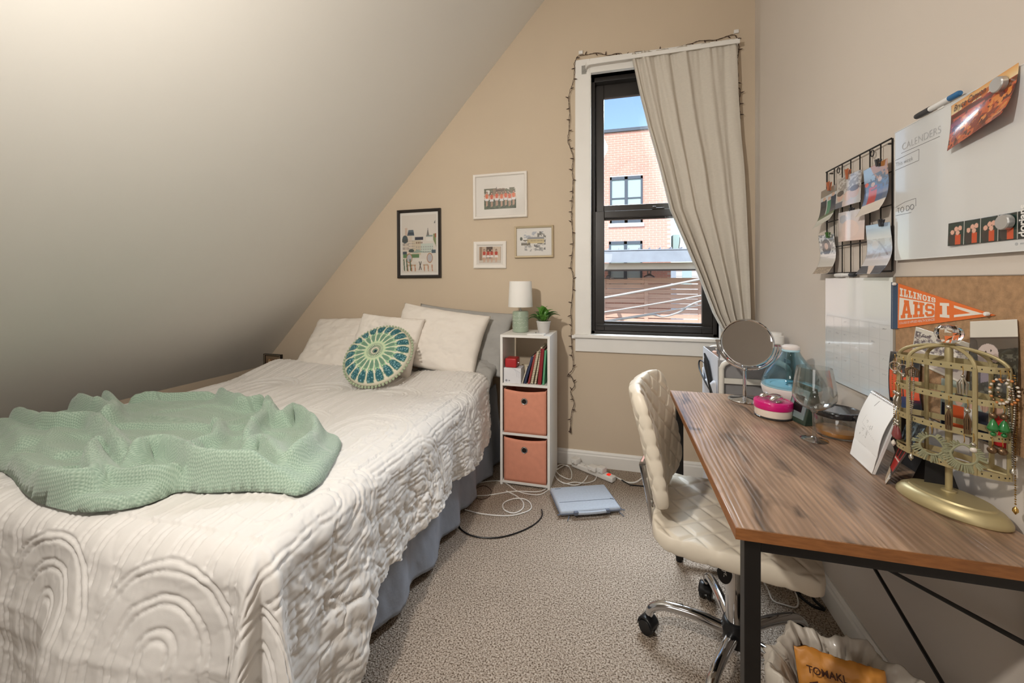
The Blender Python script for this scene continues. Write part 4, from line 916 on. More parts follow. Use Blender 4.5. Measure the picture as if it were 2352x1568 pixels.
# power strip
A, C = onZ(1328, 1064, .03), onZ(1398, 1092, .03); d = (C-A); ang = math.atan2(d.y, d.x)
ps = thing('power_strip', 'white power strip with a lit red switch by the back wall', 'power strip', ((A.x+C.x)/2, (A.y+C.y)/2, 0), ang)
hl = .155
rbox(-hl, hl, -.024, .024, .004, .036, .006, 3).ob('body', 'plastic_white', ps, local=True)
rbox(hl-.048, hl-.028, -.012, .012, .034, .041, .002, 2).ob('switch', 'switch_red', ps, local=True)
b = B(); [b.box(-hl+.02+k*.036, -hl+.024+k*.036, y, y+.004, .0362, .0366) for k in range(6) for y in (-.008, .005)]; b.ob('sockets', 'dark_hole', ps, local=True, smooth=False)
for (x, y, sx, sy, h_, lab) in [(-.125, -.016, .024, .026, .032, 'white charger plug at the free end of the power strip'), (.015, -.018, .03, .026, .026, 'flat white charger in the middle of the power strip'), (.068, -.004, .022, .026, .034, 'white plug next to the red switch')]:
    w0 = WM[ps.name] @ Vector((x, y, .0365)); pl_ = thing('charger_plug', lab, 'plug', w0, ang); rbox(-sx, sx, -sy, sy, 0, h_, .005, 3).ob('body', 'plastic_white', pl_, local=True)
    B().tube([(0, -sy, h_*.4), (0, -sy-.012, h_*.35)], .003, 8).ob('strain_relief', 'plastic_white', pl_, local=True)
def cord(label, pts, r, m, z=.004, name='cord', n=7, cat='cord'):
    P_ = []
    for q in pts:
        zz_ = q[2] if len(q) > 2 else z
        P_.append(onZ(q[0], q[1], zz_))
    return tag(B().tube(smooth(P_, n), r, 7).ob(name, m), label, cat)
cord('white charging cable looping from the bed towards the power strip', [(1068, 1170), (1110, 1180), (1170, 1184), (1215, 1172), (1219, 1157), (1205, 1146), (1180, 1145), (1157, 1155), (1158, 1170), (1180, 1178), (1200, 1168), (1201, 1152), (1185, 1138), (1163, 1127)], .0032, 'plastic_white')
cord('white cable passing in front of the shelf foot', [(1083, 1138), (1120, 1137), (1180, 1128), (1240, 1128), (1262, 1112), (1272, 1085), (1300, 1068), (1312, 1082), (1310, 1100, .008), (1285, 1090, .01), (1276, 1075, .012), (1290, 1066, .012), (1308, 1072, .01)], .0030, 'plastic_white')
cord('thin white cable arching from beneath the bed to the shelf', [(1090, 1122), (1098, 1110), (1130, 1104), (1158, 1107), (1190, 1128, .006), (1235, 1136), (1258, 1126), (1266, 1120)], .0026, 'plastic_white')
cord('white cable running from the middle charger over the carpet', [(1350, 1092, .03), (1343, 1103), (1330, 1112, .012), (1312, 1113, .008), (1285, 1104), (1274, 1088), (1280, 1075)], .0030, 'plastic_white')
cord('white cable from the plug near the red switch', [(1371, 1092, .035), (1365, 1103), (1345, 1109, .010), (1320, 1107, .008), (1296, 1110), (1278, 1098)], .0028, 'plastic_white')
cord('thick white supply lead of the power strip ending behind the chair', [(1402, 1090, .02), (1420, 1098), (1440, 1107), (1460, 1107), (1478, 1096), (1492, 1090)], .0050, 'plastic_white')
cord('black adapter lead with a clip near the chair', [(1428, 1102, .006), (1445, 1112, .012), (1456, 1114), (1480, 1116), (1500, 1114)], .0038, 'plastic_black')
cord('black cable curving over the carpet from the bed', [(1050, 1198), (1060, 1216), (1085, 1230), (1125, 1235), (1165, 1230), (1205, 1216), (1232, 1200), (1245, 1184), (1244, 1170, .008)], .0034, 'plastic_black')
cord('thin brown wire coiled under the bed edge', [(1088, 1124), (1110, 1115), (1127, 1124), (1125, 1138), (1108, 1146), (1090, 1142)], .0018, 'wire_brown')

# ================================================================ DESK
wood_mat(); mat('edge_wood', (150, 98, 56), .5, var=(30, .25), stretch=(1, 1, 6)); mat('black_steel', (28, 26, 25), .45, var=(30, .1))
DX0, DX1, DY0, DY1, DZ = .227, .758, .893, 1.937, .74
dk = thing('desk', 'rustic wood-top desk with black steel legs against the wall', 'desk', ((DX0+DX1)/2, (DY0+DY1)/2, 0))
B().box(DX0, DX1, DY0, DY1, DZ-.024, DZ).ob('table_top', 'rustic_wood', dk, bev=.0015, smooth=False)
e_ = .0012
b = B(); b.box(DX0-e_, DX0, DY0-e_, DY1+e_, DZ-.0235, DZ-.001); b.ob('edge_band', 'edge_wood', dk, smooth=False)
B().box(DX0, DX1, DY0-e_, DY0, DZ-.0235, DZ-.001).ob('edge_band', 'edge_wood', dk, smooth=False)
B().box(DX0, DX1, DY1, DY1+e_, DZ-.0235, DZ-.001).ob('edge_band', 'edge_wood', dk, smooth=False)
lg = .030
for x in (DX0+.018, DX1-.018-lg):
    for y in (DY0+.012, DY1-.012-lg):
        o = B().box(x, x+lg, y, y+lg, .012, DZ-.024).ob('leg', 'black_steel', dk, bev=.0015, smooth=False)
        B().lathe([(.014, 0), (.014, .012)], (x+lg/2, y+lg/2, 0), 16).ob('foot', 'plastic_black', o)
for y in (DY0+.012, DY1-.012-lg):
    for z in (DZ-.049, .055): B().box(DX0+.018+lg, DX1-.018-lg, y, y+lg, z, z+.025).ob('rail', 'black_steel', dk, smooth=False)
B().box(DX1-.018-lg+.004, DX1-.022, DY0+.012+lg, DY1-.012-lg, DZ-.049, DZ-.024).ob('rail', 'black_steel', dk, smooth=False)
xb = DX1-.018-lg/2
B().tube([(xb, DY0+.03, .575), (xb, 1.43, .403), (xb, DY1-.03, .23)], .005, 8).ob('cross_brace', 'black_steel', dk)
B().tube([(xb-.004, DY0+.03, .225), (xb-.004, 1.43, .403), (xb-.004, DY1-.03, .58)], .005, 8).ob('cross_brace', 'black_steel', dk)
B().lathe([(.012, -.006), (.012, .006)], (xb-.002, 1.43, .403), 16, Matrix.Rotation(math.pi/2, 3, 'Y')).ob('brace_joint', 'black_steel', dk)

# ================================================================ OFFICE CHAIR
mat('cream_leather', (228, 218, 200), .42, var=(14, .03), bump=(260, .12, .001)); mat('chrome', (205, 206, 208), .08, 1.0)
CHR = Vector((.365, 1.445, 0)); CA = math.radians(-13.5)
ch = thing('office_chair', 'cream quilted swivel chair with chrome base pushed to the desk', 'chair', CHR, CA)
def quilt(u, v, p, A):
    a = (u+v)/p; c = (u-v)/p
    da_ = np.abs(a-np.round(a)); dc_ = np.abs(c-np.round(c))
    return A*((1-np.exp(-(da_/.11)**2))*(1-np.exp(-(dc_/.11)**2))-1)
def pad(name, w, h, th, org, X, Y, Zv, p, A, par, bend=None, ex=.16, pw=4.5):
    """quilted pad: X,Y in-plane axes (half w,h), Zv thickness; local coordinates of the chair"""
    k = 170; u = np.linspace(-1, 1, k)[None, :]; v = np.linspace(-1, 1, k)[:, None]
    # squircle mapping keeps rounded corners
    su = u*np.sqrt(np.clip(1-.22*v**2*np.abs(u)**0, 0, 1)); sv2 = v*np.sqrt(np.clip(1-.22*u**2, 0, 1))
    su = u*(1-.10*np.abs(v)**6); sv2 = v*(1-.10*np.abs(u)**6)
    q = np.clip((1-np.abs(u)**pw)*(1-np.abs(v)**pw), 0, 1)**ex
    X, Y, Zv = [np.array(Vector(t)) for t in (X, Y, Zv)]; org = np.array(org)
    Fs = []
    for sg in (1, -1):
        z = sg*th/2*q; dx = su*w/2+0*v; dy = sv2*h/2+0*u
        z = z+sg*quilt(dx, dy, p, A)*sst(.35, .85, q)
        if bend is not None: z = z+bend(dx/(w/2), dy/(h/2))
        Fs.append(org+X*dx[..., None]+Y*dy[..., None]+Zv*z[..., None])
    A_, B2 = Fs; B2[0] = A_[0]; B2[-1] = A_[-1]; B2[:, 0] = A_[:, 0]; B2[:, -1] = A_[:, -1]
    V = np.concatenate([A_.reshape(-1, 3), B2.reshape(-1, 3)])
    M = np.array(WM[par.name]); V = V @ M[:3, :3].T+M[:3, 3]
    idx = np.arange(k*k).reshape(k, k); qf = np.stack([idx[:-1, :-1], idx[:-1, 1:], idx[1:, 1:], idx[1:, :-1]], -1).reshape(-1, 4)
    o = npmesh(name, V.reshape(1, -1, 3), 'cream_leather', par, quads=np.concatenate([qf, qf[:, ::-1]+k*k]))
    bm = bmesh.new(); bm.from_mesh(o.data); bmesh.ops.remove_doubles(bm, verts=bm.verts, dist=1e-5); bmesh.ops.recalc_face_normals(bm, faces=bm.faces); bm.to_mesh(o.data); bm.free()
    return o
pad('seat', .45, .45, .075, (-.012, 0, .440), (1, 0, 0), (0, 1, 0), (0, 0, 1), .092, .0042, ch, bend=lambda a, c: -.014*sst(.55, 1.0, a)+.012*np.abs(c)**3+.018*sst(-.7, -1, a))
bt = Vector((-.25, 0, .70)); bu = Vector((-.30, 0, .955)).normalized()
pad('backrest', .42, .385, .055, bt, (0, 1, 0), bu, Vector((0, 1, 0)).cross(bu), .092, .0062, ch, bend=lambda a, c: .040*a**2-.015*(1-c)**2*.5)
# tube frame behind the back and under the seat
b = B()
for sgn in (-1, 1):
    y = sgn*.10
    b.tube(smooth([(-.05, y, .385), (-.15, y, .383), (-.212, y, .40), (-.236, y, .44), (-.252, y, .53), (-.272, y, .62)], 7), .0105, 10)
fr = b.ob('back_tube', 'chrome', ch, local=True)
B().tube([(-.272, -.10, .62), (-.272, .10, .62)], .0105, 10).ob('back_crossbar', 'chrome', ch, local=True)
rbox(-.12, .12, -.11, .11, .376, .394, .006, 2).ob('seat_plate', 'plastic_black', ch, local=True)
B().lathe([(.0285, .135), (.0285, .335), (.027, .338), (.021, .339), (.021, .378)], (0, 0, 0), 32).ob('gas_column', 'chrome', ch, local=True)
B().lathe([(.020, .062), (.034, .066), (.040, .085), (.041, .12), (.036, .138), (.03, .142)], (0, 0, 0), 32).ob('hub', 'plastic_black', ch, local=True)
# height lever with teardrop paddle
lvx, lvy = -.03, -.085
lev = B().tube([(.0, -.02, .378), (-.012, -.06, .374), (lvx, lvy, .366)], .005, 8)
lev = lev.ob('lever', 'black_steel', ch, local=True)
pad_ = []
for i in range(28):
    t = 2*math.pi*i/28; rr_ = .021*(1-.42*max(0, math.cos(t))**1.0); pad_.append((rr_*math.sin(t)*1.0, rr_*1.55*math.cos(t)))
dv = Vector((0, -1, .12)).normalized(); rv = Vector((1, 0, 0)); uvv = rv.cross(dv)*-1; uvv = Vector((0, .12, 1)).normalized()
B().prism([Vector((lvx, lvy, .335))+rv*a+uvv*c-dv*.004 for a, c in pad_], dv*.008).ob('paddle', 'plastic_black', lev, local=True, bev=.002)
b = B(); c0 = Vector((lvx, lvy, .335))+dv*.0045
for s0, s1 in [((-.004, .012), (.002, .012)), ((.002, .012), (.003, .002)), ((-.008, .006), (.003, .003)), ((-.002, -.002), (.006, -.001)), ((.002, -.003), (.006, -.006)), ((-.001, -.005), (-.002, -.011))]:
    b.tube([c0+rv*s0[0]+uvv*s0[1], c0+rv*s1[0]+uvv*s1[1]], .0009, 5)
b.ob('icon', 'clip_white', lev, local=True)
for k in range(5):
    ang_ = math.radians(169.5+72*k)-CA; d = Vector((math.cos(ang_), math.sin(ang_), 0)); s_ = Vector((-d.y, d.x, 0)); z = Vector((0, 0, 1)); Rr = .27
    path_ = smooth([d*.03+z*.10, d*.10+z*.112, d*.17+z*.115, d*.225+z*.108, d*.256+z*.088, d*.264+z*.066], 7)
    rad = [.0185-.005*(i/(len(path_)-1)) for i in range(len(path_))]
    lgo = B().tube(path_, rad, 14).ob('leg', 'chrome', ch, local=True)
    cc = d*.268; tilt = Matrix.Rotation(random.uniform(-.6, .6), 3, 'Z'); wd2 = tilt @ s_; fd = tilt @ d
    b = B(); M3 = Matrix((wd2, z, fd)).transposed() @ Matrix.Rotation(math.pi/2, 3, 'Y')
    M3 = Matrix((z, fd, wd2)).transposed()
    for off in (-.0135, .0135): b.lathe([(.010, -.009), (.0235, -.009), (.0255, -.006), (.0255, .006), (.0235, .009), (.010, .009)], cc+wd2*off+z*.0262, 24, M3)
    b.tube([cc+z*.026-wd2*.02, cc+z*.026+wd2*.02], .006, 8)
    b.lathe([(.0285, -.008), (.0285, .008)], cc+z*.030, 24, M3) if False else None
    cst = b.ob('caster', 'plastic_black', lgo, local=True)
    # hood over the twin wheels joins caster and leg
    hood = [(.0295*math.cos(t), .0295*math.sin(t)) for t in np.linspace(-.1, math.pi*.95, 12)]; hb_ = B()
    P = [[cc+fd*hx*sc+z*(.030+hy*sc)+wd2*o2 for (hx, hy) in hood] for o2, sc in ((-.0235, .9), (-.018, 1), (.018, 1), (.0235, .9))]
    hb_.grid(P); hb_.tube([cc+z*.055, cc+z*.074], .008, 10)
    hb_.ob('caster_hood', 'plastic_black', lgo, local=True, solid=.003)

# ================================================================ ON THE DESK
# --- make-up mirror
mat('mirror_glass', (236, 236, 236), .02, 1.0)
mc = Vector((.502, 1.852, DZ))
mr_ = thing('makeup_mirror', 'round chrome make-up mirror on a stem', 'mirror', mc)
B().lathe([(.060, 0), (.062, .003), (.060, .007), (.048, .010), (.020, .013), (.010, .016)], mc, 48).ob('base', 'chrome', mr_)
B().lathe([(.0065, .014), (.0065, .125)], mc, 20).ob('stem', 'chrome', mr_)
mn = Vector((-.42, -1, .04)).normalized(); mcen = mc+Vector((.008, 0, .236))
Mm = mn.to_track_quat('Z', 'Y').to_matrix()
B().lathe([(.0905, -.004), (.094, -.007), (.0975, -.003), (.0975, .003), (.094, .007), (.0905, .004)], mcen, 64, Mm, close=True).ob('rim', 'chrome', mr_)
B().lathe([(.0905, -.0025), (.0905, .0025)], mcen, 64, Mm).ob('mirror_disc', 'mirror_glass', mr_)
ml = mn.cross(Vector((0, 0, 1))).normalized()
yoke = [mcen+(ml*math.cos(t)+Vector((0, 0, 1))*math.sin(t))*.109+mn*-.012*abs(math.sin(t)) for t in np.linspace(math.pi, 2*math.pi, 30)]
B().tube(yoke, .0055, 10).ob('yoke', 'chrome', mr_)
for sg in (-1, 1): B().tube([mcen+ml*.098*sg, mcen+ml*.116*sg], .005, 10).ob('pivot', 'chrome', mr_)
B().ball(mc+Vector((0, 0, .128)), .010, 12).ob('collar', 'chrome', mr_)
# --- white cup behind the mirror, on the cart
# --- humidifier
pane_mat('tank_blue', (.84, .945, .98), .03, 1.45, 3.0); mat('humid_white', (234, 226, 222), .35, coat=.3); mat('water_blue', (186, 222, 234), .1)
hc = Vector((.655, 1.815, DZ))
hu = thing('humidifier', 'teardrop humidifier with clear blue tank and white base', 'humidifier', hc)
B().lathe([(.040, .002), (.058, .004), (.078, .020), (.095, .048), (.101, .072), (.100, .078), (.086, .079)], hc, 56).ob('base', 'humid_white', hu)
B().lathe([(.030, 0), (.030, .004)], hc, 24).ob('foot', 'plastic_black', hu)
tprof = [(.0985, .079), (.100, .090), (.097, .108), (.086, .132), (.068, .158), (.050, .180), (.036, .200), (.030, .214), (.029, .226)]
tank = B().lathe(tprof+[(r-.003, z) for r, z in tprof[::-1]], hc, 56, close=True).ob('tank', 'tank_blue', hu)
B().lathe([(.098, .0792), (.098, .083), (.07, .0835), (.068, .081), (.02, .081)], hc, 48).ob('float_tray', 'water_blue', hu)
B().lathe([(.017, .082), (.016, .215), (.013, .215), (.014, .082)], hc, 24, close=True).ob('mist_tube', 'tank_blue', hu)
B().lathe([(.030, .222), (.0315, .226), (.030, .233), (.022, .239), (.006, .241)], hc, 40).ob('cap', 'humid_white', hu)
B().lathe([(.029, .214), (.0305, .216), (.0305, .222), (.029, .223)], hc, 40).ob('cap_band', 'water_blue', hu)
# --- pink tub with a silver hair claw on top
mat('hot_pink', (214, 24, 122), .25, coat=.3); mat('tub_cream', (236, 222, 208), .35); mat('clear_plastic', (245, 245, 245), .05, trans=.95, ior=1.3)
tcn = Vector((.543, 1.66, DZ)); tb = thing('cream_tub', 'cream tub with a hot pink lid on the desk', 'tub', tcn)
B().lathe([(.0575, .0), (.060, .002), (.0605, .006), (.0575, .008)], tcn, 48).ob('foot_ring', 'clear_plastic', tb)
B().lathe([(.0575, .006), (.0585, .010), (.0585, .035), (.056, .036)], tcn, 48).ob('jar', 'tub_cream', tb)
B().lathe([(.0605, .0325), (.0615, .034), (.0615, .056), (.060, .0585), (.050, .0595), (.049, .058), (.002, .058)], tcn, 48).ob('lid', 'hot_pink', tb)
mat('silver', (216, 208, 204), .16, 1.0)
cl_ = thing('hair_claw', 'silver hair claw lying on the pink lid', 'hair clip', tcn+Vector((.005, 0, .0585)))
def petal(c, d, L, W, lift, par, name='petal'):
    d = Vector(d).normalized(); s = d.cross(Vector((0, 0, 1))).normalized(); P = []
    for i in range(11):
        t = i/10; wv = W*math.sin(math.pi*min(.98, t+.02))**.6; cc = Vector(c)+d*L*t+Vector((0, 0, lift*math.sin(math.pi*t)))
        P.append([cc+s*wv*k+Vector((0, 0, -.25*wv*abs(k)**2)) for k in (-1, -.6, -.2, .2, .6, 1)])
    return B().grid(P).ob(name, 'silver', par, solid=.0018)
t0 = tcn+Vector((0, 0, .0595))
petal(t0+Vector((-.038, .012, .004)), (.9, .6, .1), .045, .013, .010, cl_)
petal(t0+Vector((-.018, -.028, .004)), (1, .55, .12), .055, .015, .012, cl_)
petal(t0+Vector((-.005, -.046, .002)), (.8, .7, 0), .035, .006, .004, cl_)
B().tube(smooth([t0+Vector((-.03, .0, .008)), t0+Vector((.0, .01, .018)), t0+Vector((.03, .02, .012)), t0+Vector((.036, .005, .003))], 6), .0022, 7).ob('spring', 'silver', cl_)
# --- dark green wedge clock (leaning slab with easel)
mat('bottle_green', (52, 68, 58), .22, coat=.5, var=(20, .2)); mat('clock_face', (140, 158, 160), .1, .3)
W0 = Vector((.628, 1.622, DZ)); wc = thing('desk_clock', 'dark green triangular desk clock between tub and glass jar', 'clock', W0)
ry = Vector((.25, -1, 0)).normalized(); rx_ = Vector((1, .25, 0)).normalized()
tri = [(-.035, 0), (.035, 0), (.012, .125), (-.002, .130)]
P0 = [W0+rx_*a+Vector((0, 0, z))-ry*.046 for a, z in tri]
bdyc = B().prism(P0, ry*.092).ob('body', 'bottle_green', wc, bev=.003, smooth=False)
sl_n = Vector((-.130, 0, .033)); fdir = (rx_*-.13+Vector((0, 0, .033))).normalized(); fup = (rx_*.033+Vector((0, 0, .13))).normalized(); fc = W0+rx_*-.0185+Vector((0, 0, .065))
B().obox(fc+fdir*.001, fdir, ry, fup, .0012, .037, .050).ob('face', 'clock_face', wc, smooth=False)
B().obox(fc+fdir*.002, fdir, ry, fup, .0012, .021, .028).ob('dial', 'plastic_black', wc, smooth=False)
# --- wine glass
def glass_mat(name, col=(255, 255, 255), rough=0.0):
    m, n, L, p, out = _new(name); n.remove(p)
    g = n.new('ShaderNodeBsdfGlass'); g.inputs['Color'].default_value = (*lin(col), 1); g.inputs['Roughness'].default_value = rough; g.inputs['IOR'].default_value = 1.45; L.new(g.outputs[0], out.inputs[0]); MATS[name] = m
pane_mat('clear_glass', (.95, .965, .965), .01, 1.62, 2.2)
gc = Vector((.585, 1.445, DZ)); wg = thing('wine_glass', 'empty stemmed wine glass on the desk', 'wine glass', gc)
pane_mat('stem_glass', (.90, .92, .92), .01, 2.1, 1.4)
foot_p = [(.0355, 0), (.0365, .0012), (.030, .003), (.012, .006), (.0055, .011), (.0048, .03), (.0046, .07), (.0055, .084), (.012, .090)]
bowl_p = [(.012, .0902), (.030, .100), (.049, .114), (.0570, .130), (.0575, .145), (.053, .180), (.0455, .223), (.0445, .2235), (.0515, .180), (.056, .145), (.0555, .131), (.048, .116), (.030, .1025), (.010, .094), (.0005, .093)]
B().lathe([(r, z+.0004) for r, z in foot_p], gc, 56).ob('stem', 'stem_glass', wg); B().lathe([(r, z+.0004) for r, z in bowl_p], gc, 56).ob('bowl', 'clear_glass', wg)
# --- glass jar with black lid and a little amber left inside
jc = Vector((.672, 1.505, DZ)); jr = thing('glass_jar', 'round glass jar with black lid and amber liquid', 'jar', jc)
B().lathe([(.050, .0005), (.056, .003), (.060, .012), (.061, .03), (.060, .060), (.056, .068), (.0545, .068), (.058, .060), (.059, .03), (.058, .013), (.054, .006), (.001, .005)], jc, 48).ob('jar_body', 'clear_glass', jr)
mat('amber', (206, 140, 66), .3, coat=.5); B().lathe([(.001, .0062), (.052, .0065), (.056, .012), (.0575, .020), (.001, .0215)], jc, 40).ob('liquid', 'amber', jr)
mat('lid_black', (40, 40, 42), .18, coat=.6); B().lathe([(.056, .066), (.063, .066), (.0645, .069), (.0645, .080), (.062, .084), (.056, .085), (.052, .082), (.030, .0815), (.001, .0815)], jc, 48).ob('lid', 'lid_black', jr)
d = Vector((.3, -1, 0)).normalized(); B().tube(smooth([jc+d*.062+Vector((0, 0, .078)), jc+d*.072+Vector((0, 0, .074)), jc+d*.076+Vector((0, 0, .055)), jc+d*.077+Vector((0, 0, .042))], 5), .005, 8).ob('clasp', 'lid_black', jr)
# --- flip pad (tent calendar), photo card and black tent card
mat('paper_white', (240, 240, 238), .8); mat('pencil', (186, 186, 184), .9); mat('card_black', (24, 23, 24), .5)
TLp, TRp, BRp, BLp = Vector((.680, 1.345, .918)), Vector((.655, 1.185, .918)), Vector((.617, 1.222, .743)), Vector((.632, 1.348, .743))
cp = thing('flip_pad', 'white spiral-bound flip pad standing beside the jewellery stand', 'notepad', (.67, 1.28, DZ))
cvp = Cv(70, 90, (243, 243, 242)); cvp.line(.42, .04, .36, .13, .006, (110, 110, 112))
for (a, c, d_, e) in ((.3, .30, .9, .30), (.28, .30, .22, .44), (.22, .44, .8, .56)): cvp.line(a, c, d_, e, .004, (214, 214, 212))
cvp.blot(.35, .36, .62, .47, (196, 196, 194), 30, .28, 2).blot(.2, .5, .5, .62, (206, 206, 204), 26, .3, 5).line(0, .72, 1, .74, .004, (226, 226, 224))
quad_print('page', cvp, TLp, TRp, BRp, BLp, print_mat('paper_print', .8), cp, curl=lambda u, v: .008*np.sin(np.pi*np.clip(v, 0, .74)/.74*1.0)-.004*sst(.74, 1, v)+.003*(1-u)*v, N=(-.95, -.05, .25), solid=.001)
cvb = Cv(70, 90, (60, 50, 44)); cvb.rect(0, 0, 1, .3, (70, 78, 84)).blot(0, 0, 1, .35, (130, 150, 164), 9, .1, 3).rect(.2, .42, .85, .80, (176, 40, 34)).rect(.26, .46, .5, .6, (50, 30, 30)).rect(.56, .46, .8, .6, (50, 30, 30)).line(.2, .63, .85, .63, .012, (220, 190, 180)).poly([(0, .8), (.5, .82), (1, .9), (1, 1), (0, 1)], (202, 186, 164)).line(.55, .84, .62, 1, .014, (40, 36, 34)).line(.7, .82, .9, 1, .014, (40, 36, 34)).blot(.6, .85, 1, 1, (226, 224, 222), 20, .05, 2)
off_ = Vector((.0075, -.006, 0))
T1, T2, T3, T4 = TLp+Vector((.006, -.05, 0)), Vector((.668, 1.130, .915)), onZ(2034, 1111, DZ+.001), onZ(1996, 1076, DZ+.001)+Vector((.012, .0, 0))
B().prism([TLp+Vector((.004, 0, 0)), TRp+Vector((.004, 0, 0)), BRp+Vector((.005, 0, -.002)), BLp+Vector((.005, 0, -.002))], (.006, 0, 0)).ob('page_block', 'paper_white', cp, smooth=False)
cb = (TLp+TRp)/2; b = B()
for i in range(22):
    p = TLp.lerp(TRp, (i+.5)/22); dd_ = (TRp-TLp).normalized(); b.lathe([(.006, -.0006), (.0068, 0), (.006, .0006)], p+Vector((.006, 0, .001)), 10, dd_.to_track_quat('Z', 'Y').to_matrix(), close=True)
b.ob('spiral', 'steel', cp)
B().prism([TLp+Vector((.011, 0, 0)), TRp+Vector((.011, 0, 0)), Vector((.735, 1.19, DZ+.001)), Vector((.735, 1.33, DZ+.001))], (.0015, 0, 0)).ob('easel', 'card_black', cp, smooth=False)
pcard = thing('photo_card', 'tall photo card with a red tram standing behind the flip pad', 'card', (.66, 1.18, DZ))
quad_print('photo', cvb, Vector((.690, 1.205, .905)), Vector((.672, 1.118, .905)), T3, Vector((.640, 1.205, DZ+.001)), pm_, pcard, solid=.0012)
tcd = thing('tent_card', 'black folded tent card behind the jewellery stand', 'card', (.70, 1.14, DZ))
A1, A2 = onZ(2052, 1098, DZ+.001), onZ(2116, 1102, DZ+.001)
A1 = Vector((.672, 1.175, DZ+.001)); A2 = Vector((.735, 1.165, DZ+.001)); A3 = Vector((.742, 1.13, DZ+.001))
apx = Vector((.694, 1.168, .835)); apx2 = Vector((.715, 1.135, .835))
B().prism([Vector((.672, 1.130, DZ+.001)), Vector((.738, 1.118, DZ+.001)), Vector((.722, 1.145, .832)), Vector((.690, 1.152, .832))], (.0012, .0016, 0)).ob('front_flap', 'card_black', tcd, smooth=False)
B().prism([Vector((.692, 1.205, DZ+.001)), Vector((.752, 1.190, DZ+.001)), Vector((.723, 1.147, .832)), Vector((.691, 1.154, .832))], (.0012, .0016, 0)).ob('back_flap', 'card_black', tcd, smooth=False)

# ---------------------------------------------------------------- jewellery stand
mat('brass_matte', (186, 172, 130), .42, .5, var=(20, .05)); mat('gold', (206, 170, 100), .25, 1.0); mat('silver_beads', (190, 184, 172), .25, .9)
JC = Vector((.700, 1.10, DZ)); je = Vector((math.cos(math.radians(-60)), math.sin(math.radians(-60)), 0)); jn = Vector((je.y, -je.x, 0))
js = thing('jewelry_stand', 'brass birdcage jewellery stand with crystal knob', 'jewelry stand', JC)
RA, RB = .092, .040
def rp(t, z, k=1.0): return Vector((JC.x, JC.y, z))+je*(RA*k*math.cos(t))+jn*(RB*k*math.sin(t))
Mb = Matrix((je, jn, Vector((0, 0, 1)))).transposed()
bc = Vector((.694, 1.088, DZ))
B().lathe([(.96, 0), (1, .003), (1, .008), (.97, .013), (.90, .021), (.80, .026), (.775, .0265), (.745, .030), (.02, .031)], bc, 64, Mb @ Matrix.Diagonal((.094, .056, 1)).to_3x3()).ob('base', 'brass_matte', js)
B().lathe([(.013, .030), (.012, .034), (.006, .036), (.006, .30), (.007, .30), (.007, .335), (.006, .345), (.010, .352), (.016, .354)], JC, 24).ob('pole', 'brass_matte', js)
glass_mat('crystal')
kb = B(); kc = JC+Vector((0, 0, .376))
kb.lathe([(.010, -.021), (.019, -.013), (.0235, -.002), (.022, .008), (.014, .0165), (.006, .018)], kc, 10); kb.ob('crystal_knob', 'crystal', js, smooth=False)
RZ = (1.052, .985, .918, .842)
for z in RZ:
    n_ = 72; P = [[rp(2*math.pi*i/n_, z-.0065+.013*j, 1+.012*o2) for i in range(n_+1)] for j, o2 in ((0, 0), (0, 1), (1, 1), (1, 0), (0, 0))]
    P = [[rp(2*math.pi*i/n_, z+h_, k_) for i in range(n_+1)] for h_, k_ in ((-.0065, 1), (-.0065, 1.022), (.0065, 1.022), (.0065, 1), (-.0065, 1))]
    rg = B().grid(P).ob('hoop', 'brass_matte', js)
    b = B()
    for i in range(36):
        t = 2*math.pi*(i+.5)/36; p = rp(t, z, 1.023); nn = (rp(t, z, 1.1)-p).normalized(); b.tube([p-nn*.0004, p+nn*.0004], .0016, 6)
    b.ob('hole', 'dark_hole', rg)
for t in (0, .9, 2.2, math.pi, 4.05, 5.3):
    B().tube([rp(t, RZ[3]-.006), rp(t, RZ[0])], .0042, 8).ob('bar', 'brass_matte', js)
    top_ = Vector((JC.x, JC.y, 1.088)); B().tube([rp(t, RZ[0]).lerp(top_, 0)+Vector((0, 0, 0))]+[Vector((JC.x, JC.y, 0))+(rp(t, 0)-Vector((JC.x, JC.y, 0)))*math.cos(a)+Vector((0, 0, RZ[0]+.036*math.sin(a))) for a in np.linspace(.1, math.pi/2-.06, 9)], .0036, 8).ob('dome_rib', 'brass_matte', js)
B().tube([rp(math.pi*.98, RZ[3]+.004), JC+Vector((0, 0, RZ[3]-DZ)), rp(0, RZ[3]+.004)], .003, 8).ob('crossbar', 'brass_matte', js)
